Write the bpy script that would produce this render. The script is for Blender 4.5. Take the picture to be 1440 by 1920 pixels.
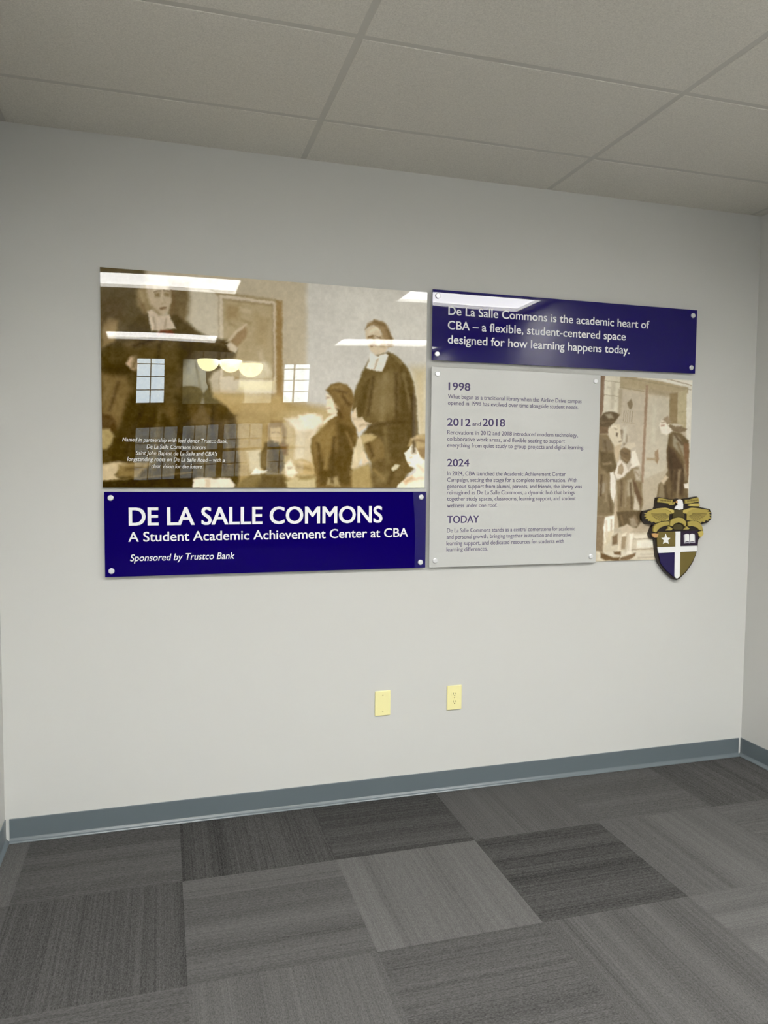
import bpy, bmesh, math, random
import numpy as np
from mathutils import Matrix, Vector

for o in list(bpy.data.objects):
    bpy.data.objects.remove(o)
S = bpy.context.scene
COL = S.collection
random.seed(7)

# ------------------------------------------------------------------ camera, world, exposure
CAM_ROWS = [[0.9593645, -0.2820074, 0.0095731], [0.0080684, 0.0613292, 0.998085], [0.2820545, 0.95745, -0.0611124]]
FOCAL_PX = 1417.183
CAM_LOC = (0.0, -3.43202, 1.61047)
H = 2.9745                      # nook ceiling height
XL, XR = -0.647, 3.1206         # side walls of the nook
YN = -5.89                      # where the nook opens into the tall room
YF = -12.0                      # window wall of the tall room
HF = 4.45
LENS_STRENGTH = 20.0
DOWNLIGHT_W = 30.0
DOWNLIGHT_SPREAD = 150.0
BOWL_STRENGTH = 26.0
ADDED_SPOT_W = 1500.0
SKY_STRENGTH = 19.0

cam_data = bpy.data.cameras.new('camera')
cam_data.sensor_fit = 'HORIZONTAL'
cam_data.sensor_width = 36.0
cam_data.lens = FOCAL_PX / 1440.0 * 36.0
cam_data.clip_start = 0.05
cam_data.clip_end = 300
cam = bpy.data.objects.new('camera', cam_data)
COL.objects.link(cam)
r, u, f = [Vector(v) for v in CAM_ROWS]
m = Matrix((r, u, -f)).transposed().to_4x4()
m.translation = Vector(CAM_LOC)
cam.matrix_world = m
S.camera = cam

w = bpy.data.worlds.new('sky')
S.world = w
w.use_nodes = True
nt = w.node_tree
nt.nodes.clear()
wo = nt.nodes.new('ShaderNodeOutputWorld')
bg = nt.nodes.new('ShaderNodeBackground')
bg.inputs[0].default_value = (0.78, 0.92, 1.0, 1)
bg.inputs[1].default_value = SKY_STRENGTH
nt.links.new(bg.outputs[0], wo.inputs[0])

S.view_settings.view_transform = 'Standard'
S.view_settings.look = 'None'
S.view_settings.gamma = 1.0
S.view_settings.use_curve_mapping = False
S.view_settings.exposure = 0.04


# ------------------------------------------------------------------ helpers
def lin(c):
    c = c / 255.0
    return c / 12.92 if c <= 0.04045 else ((c + 0.055) / 1.055) ** 2.4


def srgb(r, g, b, k=1.0):
    return (min(lin(r) * k, 1), min(lin(g) * k, 1), min(lin(b) * k, 1), 1)


def mat(name, col=(0.5, 0.5, 0.5, 1), rough=0.5, metal=0.0, spec=0.5, ior=1.5, emit=None, estr=0.0, coat=0.0):
    mt = bpy.data.materials.new(name)
    mt.use_nodes = True
    b = mt.node_tree.nodes['Principled BSDF']
    b.inputs['Base Color'].default_value = col
    b.inputs['Roughness'].default_value = rough
    b.inputs['Metallic'].default_value = metal
    b.inputs['IOR'].default_value = ior
    b.inputs['Specular IOR Level'].default_value = spec
    b.inputs['Coat Weight'].default_value = coat
    if emit:
        b.inputs['Emission Color'].default_value = emit
        b.inputs['Emission Strength'].default_value = estr
    return mt


def nd(mt, t, **kw):
    n = mt.node_tree.nodes.new(t)
    for k, v in kw.items():
        setattr(n, k, v)
    return n


def lk(mt, a, b):
    mt.node_tree.links.new(a, b)


def bsdf(mt):
    return mt.node_tree.nodes['Principled BSDF']


def math_n(mt, op, a, b=None, clamp=False):
    n = nd(mt, 'ShaderNodeMath', operation=op, use_clamp=clamp)
    for i, v in enumerate((a, b)):
        if v is None:
            continue
        if isinstance(v, (int, float)):
            n.inputs[i].default_value = v
        else:
            lk(mt, v, n.inputs[i])
    return n.outputs[0]


def noise(mt, vec, scale, detail=2.0, rough=0.5):
    n = nd(mt, 'ShaderNodeTexNoise')
    n.inputs['Scale'].default_value = scale
    n.inputs['Detail'].default_value = detail
    n.inputs['Roughness'].default_value = rough
    if vec is not None:
        lk(mt, vec, n.inputs['Vector'])
    return n.outputs[0]


def bump(mt, height, strength, dist, normal_in=None):
    n = nd(mt, 'ShaderNodeBump')
    n.inputs['Strength'].default_value = strength
    n.inputs['Distance'].default_value = dist
    lk(mt, height, n.inputs['Height'])
    lk(mt, n.outputs[0], bsdf(mt).inputs['Normal'])
    return n


def objvec(mt):
    return nd(mt, 'ShaderNodeTexCoord').outputs['Object']


def link(name, me, mt=None, parent=None, loc=(0, 0, 0)):
    o = bpy.data.objects.new(name, me)
    COL.objects.link(o)
    o.location = loc
    if mt is not None:
        me.materials.append(mt)
    if parent:
        o.parent = parent
    return o


def pyd(name, vs, fs):
    me = bpy.data.meshes.new(name)
    me.from_pydata(vs, [], fs)
    me.validate()
    me.update()
    return me


class MB:
    """collects shapes into one mesh"""

    def __init__(self):
        self.v, self.f = [], []

    def add(self, vs, fs):
        n = len(self.v)
        self.v += [tuple(p) for p in vs]
        self.f += [tuple(i + n for i in q) for q in fs]
        return self

    def box(self, x0, x1, y0, y1, z0, z1):
        vs = [(x, y, z) for x in (x0, x1) for y in (y0, y1) for z in (z0, z1)]
        return self.add(vs, [(0, 1, 3, 2), (4, 6, 7, 5), (0, 4, 5, 1), (2, 3, 7, 6), (0, 2, 6, 4), (1, 5, 7, 3)])

    def prism(self, pts, yf, yb):
        """outline in x,z; front face at yf (towards the room, smaller y), back at yb"""
        a = sum(p[0] * q[1] - q[0] * p[1] for p, q in zip(pts, pts[1:] + pts[:1]))
        if a < 0:
            pts = pts[::-1]
        n = len(pts)
        vs = [(x, yf, z) for x, z in pts] + [(x, yb, z) for x, z in pts]
        fs = [tuple(range(n)), tuple(range(2 * n - 1, n - 1, -1))]
        fs += [(i, n + i, n + (i + 1) % n, (i + 1) % n) for i in range(n)]
        return self.add(vs, fs)

    def lathe(self, prof, n=32, axis='z', c=(0, 0, 0)):
        vs, fs = [], []
        for k in range(n):
            a = 2 * math.pi * k / n
            for rr, h in prof:
                p = (rr * math.cos(a), rr * math.sin(a), h)
                if axis == 'y':
                    p = (p[0], -p[2], p[1])
                vs.append((p[0] + c[0], p[1] + c[1], p[2] + c[2]))
        mlen = len(prof)
        for k in range(n):
            for j in range(mlen - 1):
                a0, a1 = k * mlen + j, ((k + 1) % n) * mlen + j
                fs.append((a0, a1, a1 + 1, a0 + 1))
        return self.add(vs, fs)

    def build(self, name, mt, parent=None, loc=(0, 0, 0), bevel=0.0, smooth=False, seg=2):
        me = pyd(name, self.v, self.f)
        bm = bmesh.new()
        bm.from_mesh(me)
        bmesh.ops.remove_doubles(bm, verts=bm.verts, dist=1e-6)
        bmesh.ops.recalc_face_normals(bm, faces=bm.faces)
        if bevel:
            es = [e for e in bm.edges if len(e.link_faces) == 2 and e.calc_face_angle(0) > 0.6]
            bmesh.ops.bevel(bm, geom=es, offset=bevel, segments=seg, affect='EDGES', profile=0.5)
        if smooth:
            for fc in bm.faces:
                fc.smooth = True
        bm.to_mesh(me)
        bm.free()
        return link(name, me, mt, parent, loc)


def thing(name, label, cat, loc, group=None):
    o = bpy.data.objects.new(name, None)
    o.empty_display_size = 0.1
    COL.objects.link(o)
    o.location = loc
    o['label'] = label
    o['category'] = cat
    if group:
        o['group'] = group
    return o


def struct(o):
    o['kind'] = 'structure'
    return o


# ------------------------------------------------------------------ materials of the room
wall_m = mat('painted_wall', (0.625, 0.622, 0.600, 1), 0.75, spec=0.25)
v = objvec(wall_m)
bump(wall_m, noise(wall_m, v, 260, 3), 0.12, 0.0012)

tall_wall_m = mat('tan_paint', (0.13, 0.12, 0.10, 1), 0.8, spec=0.2)
bump(tall_wall_m, noise(tall_wall_m, objvec(tall_wall_m), 200, 2), 0.1, 0.001)

tile_m = mat('mineral_fibre_tile', (0.6, 0.575, 0.52, 1), 0.9, spec=0.1)
v = objvec(tile_m)
n1 = noise(tile_m, v, 170, 4, 0.7)
n2 = noise(tile_m, v, 420, 2, 0.6)
ramp = nd(tile_m, 'ShaderNodeValToRGB')
ramp.color_ramp.elements[0].position = 0.30
ramp.color_ramp.elements[0].color = (0.56, 0.54, 0.49, 1)
ramp.color_ramp.elements[1].position = 0.62
ramp.color_ramp.elements[1].color = (0.78, 0.755, 0.69, 1)
lk(tile_m, math_n(tile_m, 'ADD', math_n(tile_m, 'MULTIPLY', n1, 0.6), math_n(tile_m, 'MULTIPLY', n2, 0.4)), ramp.inputs[0])
lk(tile_m, ramp.outputs[0], bsdf(tile_m).inputs['Base Color'])
bump(tile_m, n1, 0.35, 0.003)

grid_m = mat('white_steel_grid', (0.55, 0.535, 0.49, 1), 0.5)
base_m = mat('grey_rubber_base', srgb(100, 110, 116), 0.30, spec=0.9)
bump(base_m, noise(base_m, objvec(base_m), 60, 2), 0.08, 0.002)

# carpet tiles: stripes follow the pile of each tile, tones differ from tile to tile
carpet_m = mat('carpet_tile', (0.08, 0.08, 0.08, 1), 0.95, spec=0.08)
v = objvec(carpet_m)
sep = nd(carpet_m, 'ShaderNodeSeparateXYZ')
lk(carpet_m, v, sep.inputs[0])
turn = nd(carpet_m, 'ShaderNodeAttribute', attribute_name='pile_turn').outputs['Fac']
tone = nd(carpet_m, 'ShaderNodeAttribute', attribute_name='tile_tone').outputs['Fac']
seed = nd(carpet_m, 'ShaderNodeAttribute', attribute_name='tile_seed').outputs['Fac']


def mixf(mt, fac, a, b):
    n = nd(mt, 'ShaderNodeMix', data_type='FLOAT')
    lk(mt, fac, n.inputs[0])
    lk(mt, a, n.inputs[2])
    lk(mt, b, n.inputs[3])
    return n.outputs[0]


across = mixf(carpet_m, turn, sep.outputs[1], sep.outputs[0])
along = mixf(carpet_m, turn, sep.outputs[0], sep.outputs[1])


def stripes(fa, fl, off, detail):
    c = nd(carpet_m, 'ShaderNodeCombineXYZ')
    lk(carpet_m, math_n(carpet_m, 'MULTIPLY', across, fa), c.inputs[0])
    lk(carpet_m, math_n(carpet_m, 'MULTIPLY', along, fl), c.inputs[1])
    lk(carpet_m, math_n(carpet_m, 'ADD', math_n(carpet_m, 'MULTIPLY', seed, 37.0), off), c.inputs[2])
    return noise(carpet_m, c.outputs[0], 1.0, detail, 0.6)


band = stripes(10.0, 0.2, 0.0, 1)
line = stripes(150.0, 0.5, 5.0, 2)
yarn = stripes(300.0, 130.0, 9.0, 2)
val = math_n(carpet_m, 'ADD', tone, math_n(carpet_m, 'MULTIPLY', math_n(carpet_m, 'SUBTRACT', band, 0.5), 0.42))
val = math_n(carpet_m, 'ADD', val, math_n(carpet_m, 'MULTIPLY', math_n(carpet_m, 'SUBTRACT', line, 0.5), 0.50))
val = math_n(carpet_m, 'ADD', val, math_n(carpet_m, 'MULTIPLY', math_n(carpet_m, 'SUBTRACT', yarn, 0.5), 1.0), clamp=True)
ramp = nd(carpet_m, 'ShaderNodeValToRGB')
ramp.color_ramp.elements[0].color = (0.027, 0.0265, 0.0255, 1)
ramp.color_ramp.elements[1].color = (0.165, 0.163, 0.160, 1)
lk(carpet_m, val, ramp.inputs[0])
lk(carpet_m, ramp.outputs[0], bsdf(carpet_m).inputs['Base Color'])
bump(carpet_m, yarn, 0.6, 0.004)

frame_m = mat('white_enamel_frame', (0.72, 0.71, 0.68, 1), 0.35)
lens_m = mat('lit_diffuser', (0.9, 0.9, 0.88, 1), 0.5, emit=(1.0, 0.99, 0.96, 1), estr=LENS_STRENGTH)
bowl_m = mat('lit_amber_glass', (0.9, 0.85, 0.6, 1), 0.3, emit=(1.0, 0.93, 0.52, 1), estr=BOWL_STRENGTH)
bronze_m = mat('dark_bronze_metal', (0.05, 0.04, 0.03, 1), 0.4, metal=0.7)
mullion_m = mat('dark_aluminium_frame', (0.03, 0.035, 0.04, 1), 0.4)
glass_m = bpy.data.materials.new('window_glass')
glass_m.use_nodes = True
glass_m.node_tree.nodes.clear()
go = glass_m.node_tree.nodes.new('ShaderNodeOutputMaterial')
gt = glass_m.node_tree.nodes.new('ShaderNodeBsdfTransparent')
gg = glass_m.node_tree.nodes.new('ShaderNodeBsdfGlossy')
gg.inputs['Roughness'].default_value = 0.02
gm = glass_m.node_tree.nodes.new('ShaderNodeMixShader')
gm.inputs[0].default_value = 0.06
glass_m.node_tree.links.new(gt.outputs[0], gm.inputs[1])
glass_m.node_tree.links.new(gg.outputs[0], gm.inputs[2])
glass_m.node_tree.links.new(gm.outputs[0], go.inputs[0])

# ------------------------------------------------------------------ the nook: floor, walls, ceiling
T = 0.6096
x_lines = [0.065 + T * k for k in range(-12, 17)]
y_lines = [0.0, -0.505] + [-0.505 - T * k for k in range(1, 20)]
tones = {  # (column, row): how light the tile is; column 0 starts at x = -0.545
    (-1, 0): .58, (0, 0): .40, (1, 0): .27, (2, 0): .25, (3, 0): .45, (4, 0): .45, (5, 0): .33,
    (-1, 1): .42, (0, 1): .30, (1, 1): .47, (2, 1): .64, (3, 1): .24, (4, 1): .54, (5, 1): .5,
    (-1, 2): .45, (0, 2): .44, (1, 2): .48, (2, 2): .36, (3, 2): .46, (4, 2): .62, (5, 2): .5,
    (0, 3): .4, (1, 3): .5, (2, 3): .55, (3, 3): .4, (4, 3): .5,
}
fx0, fx1 = -6.5, 9.5
vs, fs, at = [], [], []
for j in range(len(y_lines) - 1):
    for i in range(len(x_lines) - 1):
        a, b = x_lines[i], x_lines[i + 1]
        y1, y0 = y_lines[j], max(y_lines[j + 1], YF)
        c = i - 11
        if y1 > YN and (b < XL or a > XR):
            continue
        if y1 > YN:
            a, b = max(a, XL), min(b, XR)
        if y1 - y0 < 1e-4 or b - a < 1e-4:
            continue
        n = len(vs)
        vs += [(a, y0, 0), (b, y0, 0), (b, y1, 0), (a, y1, 0)]
        fs.append((n, n + 1, n + 2, n + 3))
        t = tones.get((c, j), random.uniform(.28, .6))
        at.append((t, float((c + j) % 2), random.random()))
me = pyd('floor', vs, fs)
for k, nm in enumerate(('tile_tone', 'pile_turn', 'tile_seed')):
    A = me.attributes.new(nm, 'FLOAT', 'FACE')
    A.data.foreach_set('value', [q[k] for q in at])
struct(link('floor', me, carpet_m))

WT = 0.12
slab_m = mat('leak_block_dark', (0.06, 0.06, 0.06, 1), 0.9)
struct(MB().box(fx0 - .1, fx1 + .1, YF - .2, .12, -.1, -.002).build('floor_leak_block', slab_m))  # unseen slab added to block sky light at the floor gaps
struct(MB().box(XL - WT, XR + WT, 0, WT, 0, H + .35).build('wall_back', wall_m))
struct(MB().box(XL - WT, XL, YN, 0, 0, H + .35).build('wall_left', wall_m))
struct(MB().box(XR, XR + WT, YN, 0, 0, H + .35).build('wall_right', wall_m))


def cove(name, a, b, nx, ny):
    """rubber cove base from a to b; (nx, ny) points into the room"""
    prof = [(0, 0.1016), (0.0030, 0.1005), (0.0034, 0.098), (0.0036, 0.0185), (0.0055, 0.0145), (0.0100, 0.0095), (0.0150, 0.0055), (0.0172, 0.0022), (0.0172, 0), (0, 0)]
    n = len(prof)
    vs = []
    for p in (a, b):
        vs += [(p[0] + nx * d, p[1] + ny * d, z) for d, z in prof]
    fs = [(i, (i + 1) % n, n + (i + 1) % n, n + i) for i in range(n)]
    fs += [tuple(range(n)), tuple(range(2 * n - 1, n - 1, -1))]
    return struct(MB().add(vs, fs).build(name, base_m))


cove('baseboard_back', (XL + 0.0172, 0), (XR - 0.0172, 0), 0, -1)
cove('baseboard_left', (XL, YN), (XL, 0), 1, 0)
cove('baseboard_right', (XR, YN), (XR, 0), -1, 0)

# lay-in ceiling: two by four foot tiles standing a little below a steel grid
gx = [XL, -0.600, 0.619, 1.838, 3.057, XR]
gy = [0.0, -0.400] + [-0.400 - T * k for k in range(1, 10)]
light_cells = [(1, 4), (3, 4), (1, 8), (3, 8)]
cm, gmb = MB(), MB()
G = 0.012
for i in range(5):
    for j in range(len(gy) - 1):
        x0, x1, y1, y0 = gx[i], gx[i + 1], gy[j], max(gy[j + 1], YN)
        if y1 - y0 < .02 or (i, j) in light_cells:
            continue
        xa = x0 if i == 0 else x0 + G
        xb = x1 if i == 4 else x1 - G
        yb = y1 if j == 0 else y1 - G
        cm.box(xa, xb, y0 + G, yb, H, H + .02)
gz = H + .0012
for x in gx[1:-1]:
    gmb.box(x - G, x + G, YN, 0, gz, gz + .03)
for y in gy[1:]:
    gmb.box(XL, XR, y - G, y + G, gz + .0005, gz + .03)
ceil = struct(cm.build('ceiling', tile_m, bevel=0.0015, seg=1))
g = gmb.build('ceiling_grid', grid_m, ceil)
struct(MB().box(XL - WT, XR + WT, YN, WT, H + .2, H + .35).build('ceiling_deck', wall_m))

# ------------------------------------------------------------------ the tall room behind the camera
struct(MB().box(fx0, XL - WT, YN, YN + .15, 0, HF).build('wall_nook_left', tall_wall_m))
struct(MB().box(XR + WT, fx1, YN, YN + .15, 0, HF).build('wall_nook_right', tall_wall_m))
struct(MB().box(XL - WT, XR + WT, YN - .01, YN + .12, H + .021, HF).build('wall_bulkhead', tall_wall_m))
struct(MB().box(fx0 - WT, fx0, YF, YN + .15, 0, HF).build('wall_far_left', tall_wall_m))
struct(MB().box(fx1, fx1 + WT, YF, YN + .15, 0, HF).build('wall_far_right', tall_wall_m))
struct(MB().box(fx0 - WT, fx1 + WT, YF - .2, YN + .15, HF, HF + .1).build('ceiling_tall', grid_m))

# window wall with its openings left free
WIN = [(-.465, .06, 2.86, 3.715), (2.385, 2.925, 2.83, 3.67)]
LOW = [(-.45, .34), (.41, 1.13), (1.21, 2.02), (2.10, 2.92)]
LZ0, LZ1 = 1.42, 2.45
xs = sorted({fx0, fx1} | {q for a in WIN for q in a[:2]} | {q for a in LOW for q in a})
zs = sorted({0, HF, LZ0, LZ1} | {q for a in WIN for q in a[2:]})
mb = MB()
for xa, xb in zip(xs, xs[1:]):
    for za, zb in zip(zs, zs[1:]):
        cx, cz = (xa + xb) / 2, (za + zb) / 2
        if any(a < cx < b and c < cz < d for a, b, c, d in WIN):
            continue
        if LZ0 < cz < LZ1 and any(a < cx < b for a, b in LOW):
            continue
        mb.box(xa, xb, YF - .2, YF, za, zb)
struct(mb.build('wall_front', tall_wall_m))


def window(name, x0, x1, z0, z1, vf, hf, wv=.018, wh=.014):
    fr = MB()
    e = .016
    y0, y1 = YF - .09, YF - .05
    fr.box(x0, x0 + e, y0, y1, z0, z1).box(x1 - e, x1, y0, y1, z0, z1)
    fr.box(x0 + e, x1 - e, y0, y1, z0, z0 + e).box(x0 + e, x1 - e, y0, y1, z1 - e, z1)
    for q in vf:
        xc = x0 + (x1 - x0) * q
        fr.box(xc - wv / 2, xc + wv / 2, y0 + .002, y1 - .002, z0 + e, z1 - e)
    for q, hh in hf:
        zc = z1 - (z1 - z0) * q
        fr.box(x0 + e, x1 - e, y0 + .004, y1 - .004, zc - hh / 2, zc + hh / 2)
    o = struct(fr.build(name, mullion_m))
    gl = MB().box(x0, x1, YF - .072, YF - .068, z0, z1).build('pane', glass_m, o)
    return o


window('window_1', *WIN[0], [.5], [(.14, .014), (.42, .014), (.71, .014)])
window('window_2', *WIN[1], [.40], [(.14, .014), (.43, .014), (.72, .014)], wv=.03)
for k, (a, b) in enumerate(LOW):
    window('window_%d' % (k + 3), a, b, LZ0, LZ1, [.34, .67], [(.30, .014), (.49, .05), (.74, .014)])

# ground and planting outside the windows
ground_m = mat('wet_asphalt', (0.30, 0.30, 0.31, 1), 0.7)
struct(MB().box(-60, 60, -90, YF - .2, -.5, -.2).build('ground', ground_m))
leaf_m = mat('winter_hedge', (0.17, 0.17, 0.16, 1), 0.9)
hv, hf_ = [], []
nx_, nz_ = 160, 14
for i in range(nx_ + 1):
    for j in range(nz_ + 1):
        x = -40 + 80 * i / nx_
        t = j / nz_ * math.pi
        rr = 1 + random.uniform(-.12, .12)
        hv.append((x, -48 - 2.2 * math.cos(t) * rr, -.25 + 4.9 * math.sin(t) * rr))
for i in range(nx_):
    for j in range(nz_):
        a = i * (nz_ + 1) + j
        hf_.append((a, a + nz_ + 1, a + nz_ + 2, a + 1))
hedge = MB().add(hv, hf_).build('hedge', leaf_m)
hedge['label'] = 'long bare hedge across the car park outside the windows'
hedge['category'] = 'hedge'
hedge['kind'] = 'stuff'

# pale feature board with the school shield on the window wall
board_m = mat('pale_green_board', (0.80, 0.83, 0.76, 1), 0.6)
shield_m = mat('dark_shield_paint', (0.10, 0.085, 0.05, 1), 0.5)
t = thing('feature_board', 'pale board with a dark shield between the upper windows, seen only in reflection', 'board', (1.265, YF + .004, 2.83))
MB().box(-.885, .885, .0, .03, 0, .87).build('panel', board_m, t)
sh = [(-.33, .62), (-.30, .74), (.30, .74), (.33, .62), (.32, .42), (.24, .24), (.10, .08), (0, .02), (-.10, .08), (-.24, .24), (-.32, .42)]
MB().prism([(x - .11, z) for x, z in sh], .055, .031).build('shield', shield_m, t)
# front of this board faces the nook (towards +y)


def pendant(x, y, ztop, rad, label):
    t = thing('pendant_light', label, 'light', (x, y, HF), 'bowl pendants in the tall room')
    dz = ztop - HF
    hgt = rad * 1.02
    pr = [(rad * math.sin(a), dz - hgt * math.cos(a)) for a in [math.pi / 2 * k / 12 for k in range(13)]]
    pr[0] = (.0005, pr[0][1])
    inner = [(q[0] * .96, q[1] + .012) for q in pr[::-1]]
    MB().lathe(pr + inner, 36).build('bowl', bowl_m, t, smooth=True)
    MB().lathe([(.0005, 0), (.07, 0), (.07, -.03), (.0005, -.03)], 24).build('canopy', bronze_m, t)
    st = MB()
    for k in range(3):
        a = k * 2.0944
        p, q = Vector((0.02 * math.cos(a), .02 * math.sin(a), -.03)), Vector((rad * .97 * math.cos(a), rad * .97 * math.sin(a), dz))
        d = .005
        st.add([(p.x - d, p.y, p.z), (p.x + d, p.y, p.z), (p.x, p.y + d, p.z), (q.x - d, q.y, q.z), (q.x + d, q.y, q.z), (q.x, q.y + d, q.z)],
               [(0, 1, 4, 3), (1, 2, 5, 4), (2, 0, 3, 5), (0, 2, 1), (3, 4, 5)])
    st.build('hanger', bronze_m, t)


pendant(.81, -11.0, 3.56, .200, 'amber glass bowl pendant nearest the left upper window, in reflection')
pendant(1.225, -11.05, 3.57, .215, 'amber glass bowl pendant in the middle of three, in reflection')
pendant(1.54, -10.45, 3.42, .225, 'amber glass bowl pendant nearest the right upper window, in reflection')


ww = thing('added_board_spot', 'made-up black spotlight, added to brighten the pale board in the tall room', 'light', (1.265, -10.0, HF))  # unseen fixture, added only to brighten the pale board in the reflection
MB().lathe([(.0005, 0), (.045, 0), (.045, -.012), (.012, -.012), (.012, -.10), (.0005, -.10)], 20).build('stem', bronze_m, ww)
MB().lathe([(.0005, -.10), (.05, -.10), (.055, -.24), (.045, -.24), (.043, -.14), (.0005, -.14)], 24).build('shade', bronze_m, ww)
sl_ = bpy.data.lights.new('added_spot_lamp', 'SPOT')
sl_.energy = ADDED_SPOT_W
sl_.spot_size = math.radians(52)
sl_.spot_blend = .4
sl_.shadow_soft_size = .03
sl_.color = (1.0, .98, .90)
so_ = bpy.data.objects.new('added_spot_lamp', sl_)
COL.objects.link(so_)
so_.parent = ww
so_.location = (0, 0, -.27)
so_.rotation_euler = Vector((0, -2.0, -.92)).to_track_quat('-Z', 'Y').to_euler()

# ------------------------------------------------------------------ ceiling lights
def troffer(i, j, label):
    x0, x1, y1, y0 = gx[i] + G, gx[i + 1] - G, gy[j] - G, gy[j + 1] + G
    cx, cy = (x0 + x1) / 2, (y0 + y1) / 2
    hx, hy = (x1 - x0) / 2, (y1 - y0) / 2
    t = thing('ceiling_light', label, 'light', (cx, cy, H), 'recessed lights in the nook ceiling')
    e, ey = .045, .065
    fr = MB()
    fr.box(-hx, hx, -hy, -hy + ey, -.004, .06).box(-hx, hx, hy - ey, hy, -.004, .06)
    fr.box(-hx, -hx + e, -hy + ey, hy - ey, -.004, .06).box(hx - e, hx, -hy + ey, hy - ey, -.004, .06)
    fr.box(-hx, hx, -hy, hy, .061, .08)
    fr.build('frame', frame_m, t, bevel=.0015, seg=1)
    ld = bpy.data.lights.new('louvre_light', 'AREA')
    ld.shape = 'RECTANGLE'
    ld.size, ld.size_y = 2 * (hx - e), 2 * (hy - ey)
    ld.energy = DOWNLIGHT_W
    ld.spread = math.radians(DOWNLIGHT_SPREAD)
    ld.color = (1.0, 0.99, 0.965)
    lo = bpy.data.objects.new('louvre_light', ld)
    COL.objects.link(lo)
    lo.parent = t
    lo.location = (0, 0, .018)
    MB().box(-hx + e, hx - e, -hy + ey, hy - ey, .022, .03).build('diffuser', lens_m, t)


troffer(1, 4, 'recessed rectangular light over the left half of the nook, near row')
troffer(3, 4, 'recessed rectangular light over the right half of the nook, near row')
troffer(1, 8, 'recessed rectangular light over the left half of the nook, far row')
troffer(3, 8, 'recessed rectangular light over the right half of the nook, far row')

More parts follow.
